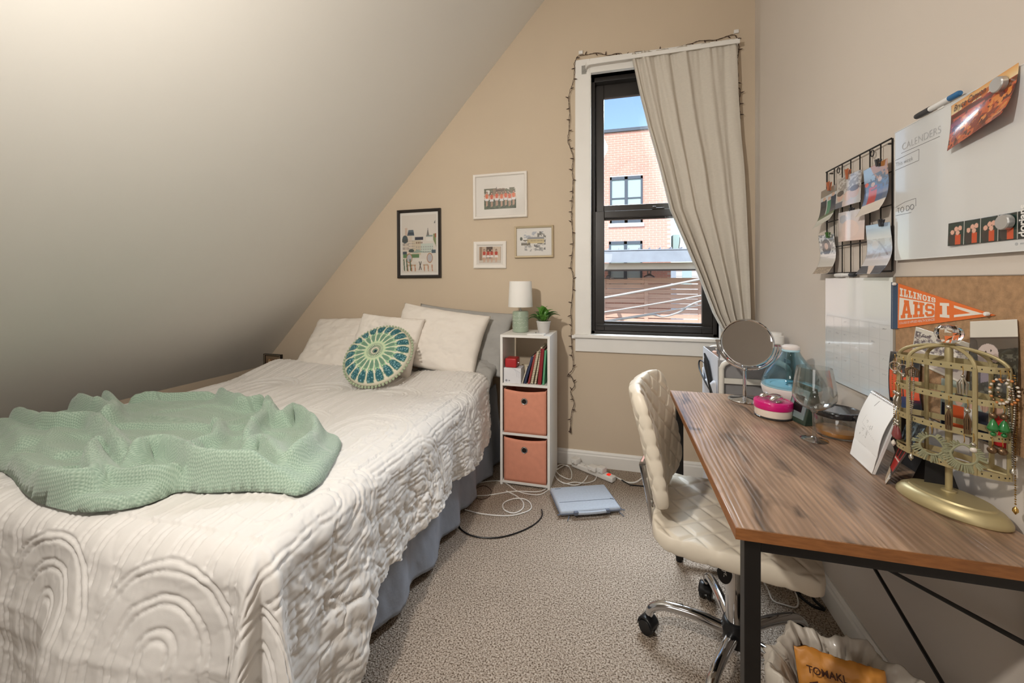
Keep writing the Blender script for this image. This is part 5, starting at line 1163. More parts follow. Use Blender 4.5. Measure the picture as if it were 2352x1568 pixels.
# jewellery hung on it: hooks go over a hoop, so each is a thing
mat('stone_red', (128, 62, 62), .3, coat=.4); mat('stone_green', (40, 120, 60), .2, coat=.6); mat('tassel_sage', (150, 150, 120), .8); mat('pearl', (226, 218, 206), .2, coat=.5); mat('bead_orange', (206, 132, 70), .4); mat('bronze_bead', (128, 104, 80), .3, .8)
ZV = Vector((0, 0, 1))
def hookpt(t, zi, k=1.05): return rp(t, RZ[zi]-.004, k)
def hook(p, par): B().tube(smooth([p+Vector((0, 0, .006)), p+Vector((-.002, -.003, .004)), p+Vector((-.001, -.003, -.006)), p+Vector((0, 0, -.012))], 4), .0008, 6).ob('hook', 'gold', par)
def earring(label, t, zi, parts, grp='earrings hung on the jewellery stand', k=1.05):
    p = hookpt(t, zi, k); th_ = thing('earring', label, 'earring', p-ZV*.03, 0, grp); hook(p, th_); z = p.z-.012
    for kind, r, L, m in parts:
        if kind == 'ball': B().ball((p.x, p.y, z-r), r, 10).ob('bead', m, th_); z -= 2*r
        elif kind == 'drop': B().lathe([(.0006, 0), (r*.45, -L*.18), (r*.8, -L*.5), (r, -L*.75), (r*.7, -L*.95), (.0006, -L)], (p.x, p.y, z), 14).ob('drop', m, th_); z -= L
        elif kind == 'leaf': B().lathe([(.0006, 0), (r, -L*.3), (r*.9, -L*.6), (.0006, -L)], (p.x, p.y, z), 10, sy=.35, sx=1).ob('drop', m, th_); z -= L
        elif kind == 'fringe':
            b = B()
            for i in range(9): a = 2*math.pi*i/9; b.tube([(p.x, p.y, z), (p.x+r*math.cos(a), p.y+r*math.sin(a), z-L*.35), (p.x+r*.8*math.cos(a), p.y+r*.8*math.sin(a), z-L)], .0011, 5)
            b.ob('fringe', m, th_); z -= L
        elif kind == 'hoop': B().tube([(p.x+je.x*r*math.cos(a), p.y+je.y*r*math.cos(a), z-r-r*math.sin(a)) for a in np.linspace(0, 2*math.pi, 25)[:-1]], L, 6, closed=True).ob('hoop', m, th_); z -= 2*r
    return th_
E1 = 'pair of red-brown stone drop earrings under the third hoop'
for t in (2.55, 2.75): earring('dark red stone drop earring with silver beads', t, 2, [('ball', .0035, 0, 'silver_beads'), ('ball', .004, 0, 'silver_beads'), ('drop', .0075, .032, 'stone_red')])
for t in (2.5, 2.75): earring('silver filigree leaf earring below the second hoop', t, 1, [('ball', .005, 0, 'silver_beads'), ('leaf', .006, .030, 'silver_beads')])
for t in (.35, .6): earring('green stone earring below the second hoop', t, 1, [('ball', .006, 0, 'bronze_bead'), ('drop', .009, .026, 'stone_green'), ('ball', .0045, 0, 'stone_green')])
for t in (1.35, 1.05): earring('bronze tasselled earring below the second hoop', t, 1, [('ball', .005, 0, 'silver_beads'), ('fringe', .005, .042, 'bronze_bead')])
earring('small pearl earring under the third hoop', .95, 2, [('ball', .0045, 0, 'silver_beads'), ('ball', .006, 0, 'pearl')])
for t in (.62, .40): earring('small bronze flower earring on the third hoop', t, 2, [('ball', .0075, 0, 'bronze_bead')])
for t in (2.85, 2.3): earring('silver hoop earring under the top hoop', t, 0, [('hoop', .011, .0016, 'silver_beads'), ('ball', .004, 0, 'silver_beads')])
earring('lacy silver chandelier earring under the top hoop', 1.1, 0, [('ball', .003, 0, 'silver_beads'), ('fringe', .008, .034, 'silver_beads')], k=.95)
earring('dark silver cluster earring under the top hoop', 2.05, 0, [('fringe', .012, .022, 'bronze_bead')])
for t in (.45, .22): # beaded hoops
    p = hookpt(t, 0); th_ = thing('earring', 'beaded hoop earring with orange and pale beads', 'earring', p-ZV*.05, 0, 'earrings hung on the jewellery stand'); hook(p, th_)
    for i in range(18):
        a = 2*math.pi*i/18; r = .019; B().ball((p.x+je.x*r*.75*math.sin(a), p.y+je.y*r*.75*math.sin(a), p.z-.012-r*1.25+r*1.25*math.cos(a)), .0026, 7).ob('bead', random.choice(['bead_orange', 'pearl', 'bronze_bead']), th_)
for t, lab in ((1.62, 'big sage fringed hoop earring at the stand pole'), (1.12, 'big sage fringed hoop earring away from the pole')):
    p = hookpt(t, 2, 1.12)+Vector((0, 0, -.004)); th_ = thing('earring', lab, 'earring', p-ZV*.06, 0, 'fringed hoop earrings'); hook(p, th_)
    vd = (Vector((0, 0, p.z))-p); vd.z = 0; vd.normalize(); hr = Vector((-vd.y, vd.x, 0)); hr = -hr if hr.x < 0 else hr
    cen_ = p-ZV*.038
    loop = []
    for a in np.linspace(0, 2*math.pi, 37)[:-1]: rr_ = .0185*(1+.18*max(0, math.cos(a))); loop.append(cen_+hr*rr_*math.sin(a)*(1 if math.cos(a) < 0 else 1-.35*math.cos(a))+ZV*rr_*math.cos(a))
    B().tube(loop, .0022, 7, closed=True).ob('ring', 'tassel_sage', th_)
    b = B()
    for i in range(110):
        a = random.uniform(.35, 2*math.pi-.35); d_ = (hr*math.sin(a)+ZV*math.cos(a)+vd*random.uniform(-.25, .4)).normalized(); p0 = cen_+hr*.020*math.sin(a)*(1 if math.cos(a) < 0 else 1-.35*math.cos(a))+ZV*.0205*math.cos(a); b.tube([p0, p0+d_*random.uniform(.009, .014)-ZV*.002], .0012, 5)
    o = b.ob('fringe', 'tassel_sage', th_); o['kind'] = 'stuff'
def necklace(label, t, ztop, zbot, m, pend, r=.0014, k=1.06):
    p = rp(t, ztop, k); q = rp(t, zbot, k+.02); th_ = thing('necklace', label, 'necklace', q, 0, 'necklaces on the jewellery stand'); s_ = Vector((-je.y, je.x, 0))
    b = B(); n_ = max(14, int((ztop-zbot)/.0045))
    for sg in (-1, 1):
        for i in range(n_): f = i/n_; c = p.lerp(q, f)+je*sg*.004*math.sin(math.pi*min(1, f*1.6+.1)); b.ball(c, r*(1+.3*(i % 2)), 6)
    b.ob('chain', m, th_)
    B().lathe([(.0006, 0), (.004, -.005), (.0045, -.010), (.0006, -.016)], q, 12).ob('pendant', pend, th_); return th_
necklace('long gold chain necklace hanging at the wall end', -.02, 1.045, .790, 'gold', 'gold', .0014)
necklace('twisted silver chain necklace hanging beside the gold one', .12, 1.02, .865, 'silver_beads', 'silver_beads', .0020)
necklace('silver bead necklace down the middle of the cage', 2.05, 1.045, .838, 'silver_beads', 'silver_beads', .0018)
necklace('thin brass chain necklace with pale beads at the pad end', 3.1, 1.04, .845, 'gold', 'pearl', .0012, 1.09)

# ================================================================ ON THE RIGHT WALL
mat('board_white', (218, 219, 218), .12, coat=.6); mat('board_edge', (222, 222, 220), .4); mat('ink_black', (70, 70, 74), .7); mat('ink_faint', (176, 178, 180), .8); mat('marker_body', (232, 232, 230), .4); mat('cap_black', (50, 50, 52), .4); mat('cap_blue', (52, 110, 160), .4); mat('magnet', (196, 196, 194), .3, .6); mat('cork', (176, 140, 104), .95, var=(70, .22), bump=(260, .5, .003)); mat('cork_frame', (146, 92, 50), .5, var=(16, .15)); mat('cork_edge', (150, 140, 126), .6); mat('wire_black', (38, 34, 32), .45, .5); mat('peg_wood', (176, 104, 70), .6)
WN, WU, WR = Vector((-1, 0, 0)), Vector((0, 0, 1)), Vector((0, -1, 0))
gloss_print = print_mat('glossy_photo', .16, .5)
XW = XR-.001
def wp2(px, py, x=XR-.014): return onX(px, py, x)
# large whiteboard
wb = thing('whiteboard', 'large magnetic whiteboard with faint headings above the cork board', 'whiteboard', (XR-.007, 1.1, 1.288))
B().box(XR-.013, XW, .79, 1.392, 1.288, 1.652).ob('board', 'board_white', wb, bev=.001, smooth=False)
b = B(); y0, y1, z0, z1 = .79, 1.392, 1.288, 1.652; b.box(XR-.0138, XR-.0128, y0, y1, z0, z0+.002); b.box(XR-.0138, XR-.0128, y0, y1, z1-.002, z1); b.box(XR-.0138, XR-.0128, y1-.0015, y1, z0, z1); b.ob('edge', 'board_edge', wb, smooth=False)
XI = XR-.0131
text('writing', 'CALENDERS', .026, (XI, 1.362, 1.592), WR, WU, 'ink_faint', wb, bold=-.0002)
text('writing', 'This week', .017, (XI, 1.388, 1.553), WR, WU, 'ink_black', wb, bold=-.0004)
text('writing', 'TO DO', .021, (XI, 1.382, 1.421), WR, WU, 'ink_black', wb, bold=-.0004)
b = B()
def stroke(b, *pts, r=.0005): b.tube([(XI, y, z) for y, z in pts], r, 4)
stroke(b, (1.365, 1.585), (1.225, 1.584)); stroke(b, (1.39, 1.572), (1.296, 1.575), (1.297, 1.546), (1.39, 1.544)); stroke(b, (1.39, 1.438), (1.35, 1.447), (1.308, 1.449), (1.308, 1.428)); stroke(b, (1.388, 1.415), (1.325, 1.414))
b.ob('pen_lines', 'ink_black', wb, smooth=False)
b = B(); b.lathe([(.003, -.0003), (.003, .0003)], (XI, 1.028, 1.303), 16, Matrix.Rotation(math.pi/2, 3, 'Y'))
for i in range(8): b.box(XI-.0002, XI+.0002, 1.020-i*.0032-.0022, 1.020-i*.0032, 1.3015, 1.3045)
b.ob('maker_mark', 'ink_faint', wb, smooth=False)
def marker(label, y0, z, L, capL, capm, endm, tilt=0):
    t = thing('marker', label, 'marker', (XR-.016, y0-L/2, z)); d = Vector((0, -1, tilt)).normalized(); p = Vector((XR-.018, y0, z+.0075)); r = .0068
    M = d.to_track_quat('Z', 'Y').to_matrix()
    B().lathe([(.0045, -.002), (r, .002), (r*1.08, .010), (r*1.08, capL)], p, 16, M).ob('cap', capm, t)
    B().lathe([(r*.95, capL), (r*.95, L-.03)], p, 16, M).ob('barrel', 'marker_body', t); B().lathe([(r, L-.03), (r, L-.004), (.005, L)], p, 16, M).ob('end_cap', endm, t)
    B().obox(p+d*L*.55+Vector((.009, 0, -.004)), (1, 0, 0), d, (0, 0, 1), .006, .010, .007).ob('holder', 'clip_white', t, smooth=False); return t
marker('blue marker on the top edge of the large whiteboard', 1.298, 1.653, .142, .050, 'cap_black', 'cap_blue')
def magnet(label, y, z, x): t = thing('magnet', label, 'magnet', (x, y, z)); B().lathe([(.0145, 0), (.0155, .001), (.0155, .010), (.014, .012), (.002, .0122)], (x, y, z), 32, Matrix.Rotation(-math.pi/2, 3, 'Y')).ob('button', 'magnet', t); return t
# postcard and photo strip held by magnets
cvc = Cv(110, 80, (150, 60, 40)); cvc.grad(0, .22, (220, 160, 96), (238, 216, 170)).blot(0, .1, 1, .28, (196, 110, 56), 4, .12, 2).rect(0, .26, 1, 1, (140, 54, 36)).poly([(0, .26), (.3, .22), (.6, .30), (1, .24), (1, .4), (0, .42)], (110, 62, 34)).blot(0, .34, 1, 1, (200, 96, 52), 9, .02, 5).blot(0, .4, 1, 1, (96, 36, 28), 12, .16, 8).blot(.2, .4, 1, .9, (226, 140, 70), 13, .25, 3)
TL_, TR_, BR_, BL_ = [wp2(x, y) for x, y in ((2190, 243), (2352, 147), (2352, 243), (2191, 346))]
pcd = thing('postcard', 'glossy canyon postcard curling off the whiteboard', 'postcard', (XR-.03, 1.05, BL_.z))
TLw, TRw, BRw, BLw = Vector((XR-.0145, 1.226, 1.612)), Vector((XR-.0145, 1.072, 1.646)), Vector((XR-.0145, 1.062, 1.563)), Vector((XR-.0145, 1.222, 1.520))
TLw = wp2(2190, 243); BLw = wp2(2191, 346); ex_ = Vector((0, -.165, .016)); TRw = TLw+ex_; BRw = BLw+ex_+Vector((0, -.002, .006))
quad_print('card', cvc, TLw, TRw, BRw, BLw, gloss_print, pcd, curl=lambda u, v: .004+.030*v**2*(.3+.7*u)+.016*np.sin(np.pi*v)*0+0*u, N=WN, solid=.0005)
ux = (TRw-TLw).normalized(); text('lettering', 'Bryce Canyon', .020, TLw+ux*.010-WU*.019+WN*.0062, ux, WU.cross(ux).cross(ux)*-1 if False else Vector((0, 0, 1)), 'ink_black', pcd, shear=.35, width=.085)
cvs = Cv(150, 46, (34, 40, 38))
for i in range(4):
    x = .012+i*.215; cvs.rect(x, .06, x+.2, .96, (40, 60, 54)).ell(x+.05, .70, .05, .28, (60, 52, 48)).rect(x+.09, .55, x+.16, .95, (206, 84, 46))
    for hx, hy in ((.05, .42), (.10, .30), (.15, .28), (.12, .46)): cvs.ell(x+hx, hy, .026, .10, (226, 176, 156))
    cvs.rect(x+.2, 0, x+.207, 1, (220, 216, 208))
q_ = [wp2(x, y) for x, y in ((2187, 513), (2352, 496), (2352, 556), (2185, 565))]
pst = thing('photo_strip', 'strip of four booth photos pinned low on the whiteboard', 'photo strip', (XR-.015, 1.1, q_[3].z))
sTL = q_[0]; sBL = q_[3]; sTR = Vector((sTL.x, sTL.y-.188, sTL.z+.001)); sBR = Vector((sTL.x, sTL.y-.188, sBL.z))
quad_print('strip', cvs, sTL, sTR, sBR, sBL, gloss_print, pst, curl=lambda u, v: .0008+.006*(1-u)**3+0*v, N=WN, solid=.0004)
text('lettering', 'dorians', .021, Vector((XR-.0165, sTL.y-.182, sBL.z+.003)), (0, 0, 1), (0, 1, 0), 'clip_white', pst, bold=.0006)
m1 = wp2(2303, 193, XR-.02); magnet('round silver magnet holding the canyon postcard', m1.y, m1.z, XR-.0205)
m2 = wp2(2317, 510, XR-.016); magnet('round silver magnet holding the photo strip', m2.y, m2.z, XR-.0165)
# calendar whiteboard
cb_ = thing('calendar_board', 'smaller dry-erase calendar board next to the cork board', 'whiteboard', (XR-.006, 1.6, .866))
B().box(XR-.012, XW, 1.402, 1.795, .866, 1.241).ob('board', 'board_white', cb_, bev=.001, smooth=False)
B().box(XR-.0125, XW, 1.394, 1.402, .866, 1.241).ob('edge', 'cork_edge', cb_, smooth=False)
b = B(); XI2 = XR-.0121
for z in (1.10, 1.055, 1.01, .965, .92, .885): b.tube([(XI2, 1.785, z), (XI2, 1.41, z)], .0003, 4)
for k in range(8): b.tube([(XI2, 1.785-k*.0535, 1.10), (XI2, 1.785-k*.0535, .885)], .0002, 4)
for k in range(34):
    y = 1.78-random.randrange(7)*.0535-.008; z = random.choice((1.10, 1.055, 1.01, .965, .92))-.012; pts = [(XI2, y-i*.003, z+random.uniform(-.003, .003)) for i in range(random.randrange(4, 9))]; b.tube(pts, .0004, 4)
b.ob('grid_lines', 'ink_faint', cb_, smooth=False)
marker('grey capped marker on the calendar board, under the wire grid', 1.705, 1.243, .125, .05, 'marker_body', 'cap_black')
# cork board
ck = thing('cork_board', 'cork pin board with brown frame behind the jewellery stand', 'cork board', (XR-.008, 1.2, .885))
CY0, CY1, CZ0, CZ2 = .985, 1.392, .885, 1.243
B().box(XR-.012, XW, CY0+.012, CY1-.002, CZ0, CZ2-.002).ob('cork', 'cork', ck, smooth=False)
B().box(XR-.020, XW, CY0-.004, CY0+.012, CZ0, CZ2).ob('frame', 'cork_frame', ck, bev=.002, smooth=False)
b = B(); b.box(XR-.0135, XW, CY1-.002, CY1, CZ0, CZ2); b.box(XR-.0135, XW, CY0, CY1, CZ2-.002, CZ2); b.ob('edge_strip', 'cork_edge', ck, smooth=False)
XCK = XR-.0125
def pk(px, py, d=.0008): return onX(px, py, XCK-d)
def pin(label, px, py, m='clip_white'):
    p = pk(px, py, .0); t = thing('push_pin', label, 'push pin', p+Vector((-.006, 0, -.004)), 0, 'push pins on the cork board'); B().lathe([(.0015, -.001), (.002, .003), (.0042, .004), (.0048, .008), (.004, .0105), (.001, .011)], p, 16, Matrix.Rotation(-math.pi/2, 3, 'Y')).ob('pin_head', m, t)
# pennant
mat('felt_orange', (232, 120, 58), .9, bump=(400, .2, .001)); mat('felt_blue', (66, 84, 108), .9, bump=(400, .2, .001)); mat('felt_white', (236, 228, 216), .9)
pn = thing('pennant', 'orange and blue college pennant with white lettering', 'pennant', pk(2056, 752, .001))
B().prism([pk(2062, 650), pk(2288, 724), pk(2062, 754)], (-.0012, 0, 0)).ob('felt', 'felt_orange', pn, smooth=False)
B().prism([pk(2049, 648), pk(2064, 651), pk(2063, 755), pk(2048, 755)], (-.0022, 0, 0)).ob('band', 'felt_blue', pn, smooth=False)
b = B()
for xa in ((2050.2, 2049.2), (2062.8, 2061.8)):
    for i in range(34): f = (i+.3)/34; f2 = (i+.75)/34; g = lambda f: pk(xa[0]+(xa[1]-xa[0])*f, 650+f*103, .0032); b.tube([g(f), g(f2)], .0003, 4)
b.ob('stitching', 'felt_white', pn, smooth=False)
GL = dict(
 I=(.6, [[(.15, 0), (.45, 0), (.45, 1), (.15, 1)], [(0, 0), (.6, 0), (.6, .2), (0, .2)], [(0, .8), (.6, .8), (.6, 1), (0, 1)]]),
 L=(.78, [[(.12, 0), (.4, 0), (.4, 1), (.12, 1)], [(0, .82), (.52, .82), (.52, 1), (0, 1)], [(0, 0), (.78, 0), (.78, .19), (0, .19)], [(.6, 0), (.78, 0), (.78, .42), (.6, .42)]]),
 N=(.95, [[(.1, 0), (.29, 0), (.29, 1), (.1, 1)], [(.64, 0), (.83, 0), (.83, 1), (.64, 1)], [(.1, 1), (.32, 1), (.83, 0), (.64, 0)], [(0, 0), (.4, 0), (.4, .16), (0, .16)], [(0, .84), (.3, .84), (.3, 1), (0, 1)], [(.54, .84), (.95, .84), (.95, 1), (.54, 1)]]),
 O=(.8, [[(.2, 0), (.6, 0), (.6, .2), (.2, .2)], [(.2, .8), (.6, .8), (.6, 1), (.2, 1)], [(0, .22), (.24, .22), (.24, .78), (0, .78)], [(.56, .22), (.8, .22), (.8, .78), (.56, .78)], [(0, .22), (.2, 0), (.26, .2), (.24, .26)], [(.6, 0), (.8, .22), (.56, .26), (.54, .2)], [(0, .78), (.24, .74), (.26, .8), (.2, 1)], [(.8, .78), (.6, 1), (.54, .8), (.56, .74)]]),
 S=(.82, [[(.18, .81), (.66, .81), (.66, 1), (.18, 1)], [(0, .55), (.22, .5), (.22, .84), (.18, 1), (0, .82)], [(.0, .56), (.14, .42), (.7, .42), (.64, .6), (.2, .6)], [(.6, .16), (.82, .18), (.82, .46), (.68, .6), (.58, .46)], [(.18, 0), (.64, 0), (.82, .18), (.6, .2), (.18, .19)], [(.6, .66), (.8, .66), (.8, .84), (.66, 1), (.6, .82)], [(0, .18), (.18, 0), (.22, .18), (.22, .34), (0, .34)]]),
 A=(1.0, [[(.06, 0), (.3, 0), (.58, 1), (.34, 1)], [(.70, 0), (.94, 0), (.66, 1), (.42, 1)], [(.24, .25), (.76, .25), (.72, .42), (.28, .42)], [(0, 0), (.4, 0), (.4, .17), (0, .17)], [(.6, 0), (1, 0), (1, .17), (.6, .17)], [(.26, .85), (.7, .85), (.7, 1), (.26, 1)]]),
 H=(.98, [[(.12, 0), (.38, 0), (.38, 1), (.12, 1)], [(.6, 0), (.86, 0), (.86, 1), (.6, 1)], [(.38, .4), (.6, .4), (.6, .6), (.38, .6)], [(0, 0), (.46, 0), (.46, .18), (0, .18)], [(.52, 0), (.98, 0), (.98, .18), (.52, .18)], [(0, .82), (.46, .82), (.46, 1), (0, 1)], [(.52, .82), (.98, .82), (.98, 1), (.52, 1)]]))
def slab(word, quad, m, d, gap=.16):
    tot = sum(GL[c][0] for c in word)+gap*(len(word)-1); x = 0; TLq, TRq, BRq, BLq = [Vector((*p, 0)) for p in quad]
    for c in word:
        w_, pls = GL[c]; b = B()
        for i_, pl in enumerate(pls):
            pts = []
            for (gx_, gy_) in pl:
                u = (x+gx_)/tot; q = (BLq*(1-u)+BRq*u)*(1-gy_)+(TLq*(1-u)+TRq*u)*gy_; pts.append(pk(q.x, q.y, d+.00004*i_))
            b.prism(pts, (-.0003, 0, 0))
        b.ob('letter', m, pn, smooth=False); x += w_+gap
slab('ILLINOIS', [(2067, 660.5), (2149, 684.5), (2149, 695), (2067, 680)], 'felt_white', .0021)
B().prism([pk(2067.5, 683), pk(2149, 697), pk(2148, 728), pk(2066, 735)], (-.0016, 0, 0)).ob('letter_panel', 'felt_white', pn, smooth=False)
slab('AHS', [(2070, 687.5), (2146, 699), (2146, 725.5), (2069, 731)], 'felt_orange', .0026, .1)
slab('I', [(2159, 695), (2180, 696), (2181, 730), (2159, 728)], 'felt_white', .0021)
for pl in ([(2191.5, 701), (2191.5, 706.5), (2230, 719), (2260, 720.8)], [(2191.5, 723), (2191.5, 728.5), (2260, 720.8), (2230, 719)]): B().prism([pk(x, y, .0021) for x, y in pl], (-.0004, 0, 0)).ob('chevron', 'felt_white', pn, smooth=False)
A, C = pk(2066, 744.5, .0022), pk(2147, 736, .0022); text('lettering', 'COLLEGE OF APPLIED HEALTH SCIENCES', .009, A, C-A, WU, 'felt_white', pn, width=(C-A).length)
pin('white push pin at the blue band of the pennant', 2061, 652); pin('white push pin at the pennant tip', 2276, 721)
# photos pinned to the cork
def pinned(label, corners, cv, lift, m=None, curl=None):
    q = [pk(x, y, lift) for x, y in corners]; t = thing('pinned_photo', label, 'photo', (XCK-lift-.001, (q[0].y+q[1].y)/2, min(p.z for p in q)), 0, 'photos pinned on the cork board')
    quad_print('photo', cv, *q, m or gloss_print, t, curl=curl or (lambda u, v: .0006+.004*v**2*u), N=WN, solid=.0004); return t
c1 = Cv(80, 60, (226, 220, 208)); c1.blot(.02, .12, .98, .62, (120, 110, 112), 22, .0, 2).blot(.02, .2, .98, .6, (176, 166, 160), 30, .18, 5).poly([(0, .62), (1, .5), (1, .96), (.05, 1)], (196, 184, 176)).poly([(.2, .7), (.9, .62), (.85, .78), (.3, .9)], (150, 138, 140)).line(.04, .62, .98, .52, .012, (236, 230, 220)).rect(0, 0, 1, .10, (226, 220, 206)).rect(0, .93, 1, 1, (226, 220, 206))
pinned('pale black-and-white street photo tilted on the cork', [(2104, 750), (2228, 788), (2222, 885), (2092, 828)], c1, .001)
c2 = Cv(90, 130, (60, 54, 48)); c2.rect(0, 0, 1, .22, (226, 220, 208)).rect(0, .22, 1, .25, (80, 66, 58)).rect(0, .25, 1, .42, (96, 86, 76)).poly([(0, .42), (1, .36), (1, 1), (0, 1)], (58, 56, 50)).blot(0, .45, 1, 1, (98, 96, 84), 16, .1, 3).ell(.40, .44, .22, .13, (214, 196, 188)).ell(.26, .50, .07, .07, (196, 176, 168)).ell(.56, .50, .07, .06, (190, 168, 158)).ell(.48, .49, .055, .032, (44, 36, 36)).ell(.36, .42, .022, .017, (50, 40, 38)).ell(.47, .40, .02, .015, (50, 40, 38)).poly([(.12, .60), (.5, .58), (.46, .80), (.2, .84)], (140, 128, 140)).rect(.2, .58, .26, .84, (60, 56, 66))
pinned('photo of a pale curly dog on the cork', [(2229, 738), (2337, 733), (2350, 916), (2228, 905)], c2, .003, curl=lambda u, v: .0006+.010*v**2*u)
c3 = Cv(70, 80, (40, 40, 46)); c3.rect(.05, .30, .45, .75, (226, 84, 40)).rect(.50, .40, .95, .8, (230, 88, 44)).ell(.3, .22, .12, .14, (200, 160, 140)).ell(.68, .28, .12, .14, (206, 166, 146)).rect(.15, .72, .6, 1, (52, 74, 116)).rect(.6, .78, .95, 1, (34, 34, 40)).blot(0, 0, 1, .3, (70, 66, 64), 8, .1, 4)
pinned('photo of two people in orange tops on the cork', [(2046, 806), (2118, 812), (2122, 952), (2048, 946)], c3, .003, curl=lambda u, v: .0006+.012*v*(1-v)*2)
c4 = Cv(90, 80, (150, 160, 150)); c4.grad(0, .4, (186, 200, 196), (120, 140, 110))
for i, (x, col) in enumerate(((.12, (40, 42, 54)), (.3, (206, 92, 52)), (.48, (236, 230, 224)), (.66, (46, 48, 58)), (.84, (188, 46, 48)))): c4.rect(x-.1, .5, x+.1, 1, col).ell(x, .38, .06, .12, (208, 168, 148)).ell(x, .30, .065, .08, (66, 50, 42))
pinned('group photo pinned at the foot of the cork', [(2163, 868), (2322, 890), (2330, 1036), (2160, 975)], c4, .003)
# wire grid with clipped photos
gd = thing('wire_grid', 'black wire grid panel on the wall beside the whiteboard', 'wire grid', (XR-.006, 1.59, 1.255))
GY0, GY1, GZ0, GZ1 = 1.404, 1.782, 1.258, 1.640; gxx = XR-.012
for y in np.linspace(GY0, GY1, 8): B().tube([(gxx, y, GZ0), (gxx, y, GZ1)], .0018 if GY0 < y < GY1 else .0026, 6).ob('wire', 'wire_black', gd)
for z in np.linspace(GZ0, GZ1, 5): B().tube([(gxx-.0025, GY0, z), (gxx-.0025, GY1, z)], .0018 if GZ0 < z < GZ1 else .0026, 6).ob('wire', 'wire_black', gd)
for y in (1.50, 1.70): B().tube([(gxx, y+.008*math.cos(a), GZ1-.014+.010*math.sin(a)) for a in np.linspace(0, 2*math.pi, 17)[:-1]], .0014, 6, closed=True).ob('hanging_loop', 'wire_black', gd)
for y in (GY0+.02, GY1-.02): B().tube([(gxx, y, GZ1-.01), (XW, y, GZ1-.01)], .0022, 6).ob('wall_peg', 'wire_black', gd)
def grid_photo(label, corners, cv, curl):
    q = [onX(x, y, XR-.020) for x, y in corners]; t = thing('clipped_photo', label, 'photo', (XR-.025, (q[0].y+q[1].y)/2, min(p.z for p in q)), 0, 'photos clipped on the wire grid')
    quad_print('photo', cv, *q, gloss_print, t, curl=curl, N=WN, solid=.0004)
    return t
def peg(label, px, py, m, sc=1.0, x=XR-.020):
    p = onX(px, py, x); t = thing('clothes_peg', label, 'clothes peg', p+Vector((-.004, 0, -.016*sc)), 0, 'pegs on the wire grid')
    for sg in (-1, 1): B().prism([p+Vector((sg*.0012-.001, .0045*sg*0-.0035, -.017*sc)), p+Vector((sg*.0012-.001, .0035, -.017*sc)), p+Vector((sg*.005-.001, .0035, .017*sc)), p+Vector((sg*.005-.001, -.0035, .017*sc))], (sg*.003, 0, 0)).ob('jaw', m, t, smooth=False)
    for sg in (-1, 1): B().prism([p+Vector((-.006, sg*.001, -.012*sc)), p+Vector((-.006, sg*.004, -.012*sc)), p+Vector((-.006, sg*.0085, .019*sc)), p+Vector((-.006, sg*.0045, .019*sc))], (.004, 0, 0)).ob('arm', m, t, smooth=False)
    B().lathe([(.0022, -.004), (.0022, .004)], p+Vector((-.001, 0, 0)), 8, Matrix.Rotation(math.pi/2, 3, 'X')).ob('spring', 'steel', t)
g1 = Cv(50, 90, (208, 202, 194)); g1.rect(0, 0, 1, .2, (140, 128, 112)).rect(.0, .2, 1, .72, (204, 204, 204)).rect(.02, .30, .40, .85, (30, 32, 36)).rect(.45, .36, .66, .85, (64, 130, 96)).rect(.66, .28, 1, .85, (44, 50, 66)).ell(.25, .26, .10, .05, (206, 172, 150)).ell(.56, .30, .09, .05, (206, 172, 150)).ell(.8, .24, .10, .05, (206, 172, 150)).rect(0, .72, 1, .8, (74, 100, 60)).rect(0, .80, 1, 1, (214, 216, 206))
wave = lambda A, B_: (lambda u, v: .002+A*v*v+B_*np.sin(np.pi*v)*u)
grid_photo('photo of people in dark suits on the wire grid', [(1888, 440), (1923, 422), (1919, 503), (1880, 525)], g1, lambda u, v: .002+.018*v**2-.014*np.sin(np.pi*v)*v)
g2 = Cv(70, 80, (196, 190, 184)); g2.blot(.1, .0, 1, .6, (150, 142, 134), 14, .0, 3).ell(.22, .62, .15, .16, (206, 172, 156)).ell(.22, .52, .16, .09, (60, 50, 46)).ell(.55, .68, .15, .16, (214, 184, 168)).ell(.78, .62, .16, .18, (204, 174, 158)).ell(.78, .5, .16, .09, (110, 92, 78)).rect(0, .8, .35, 1, (92, 100, 116)).rect(.35, .84, .8, 1, (206, 190, 184))
grid_photo('selfie of three faces pegged in the top of the grid', [(1925, 414), (1982, 388), (1983, 463), (1924, 481)], g2, lambda u, v: .002+.006*v+.004*np.sin(3*u))
g3 = Cv(70, 110, (150, 170, 194)); g3.poly([(.3, .0), (1, 0), (1, .4), (.6, .4)], (176, 120, 70)).rect(0, .3, 1, .75, (90, 104, 130)).rect(.2, .42, .55, .78, (186, 48, 46)).rect(.55, .38, .8, .75, (70, 90, 130)).rect(0, .5, .2, .8, (110, 130, 170)).blot(.3, .18, 1, .5, (86, 70, 60), 14, .05, 5).ell(.12, .34, .08, .04, (226, 92, 44)).ell(.38, .38, .08, .045, (206, 166, 146)).ell(.66, .33, .08, .045, (206, 166, 146)).rect(0, .76, 1, 1, (224, 214, 204))
grid_photo('bright outdoor group photo beside the whiteboard edge', [(1985, 392), (2040, 363), (2043, 480), (1986, 500)], g3, lambda u, v: .002+.024*v**2-.016*np.sin(np.pi*v)*v)
g4 = Cv(60, 60, (226, 206, 200)); g4.grad(0, 1, (214, 212, 216), (232, 206, 196)).ell(.3, .25, .2, .14, (190, 196, 208)).ell(.55, .6, .3, .3, (234, 212, 204))
grid_photo('faded pink photo in the middle of the grid', [(1928, 490), (1990, 478), (1987, 550), (1928, 556)], g4, lambda u, v: .003+.010*np.sin(np.pi*u))
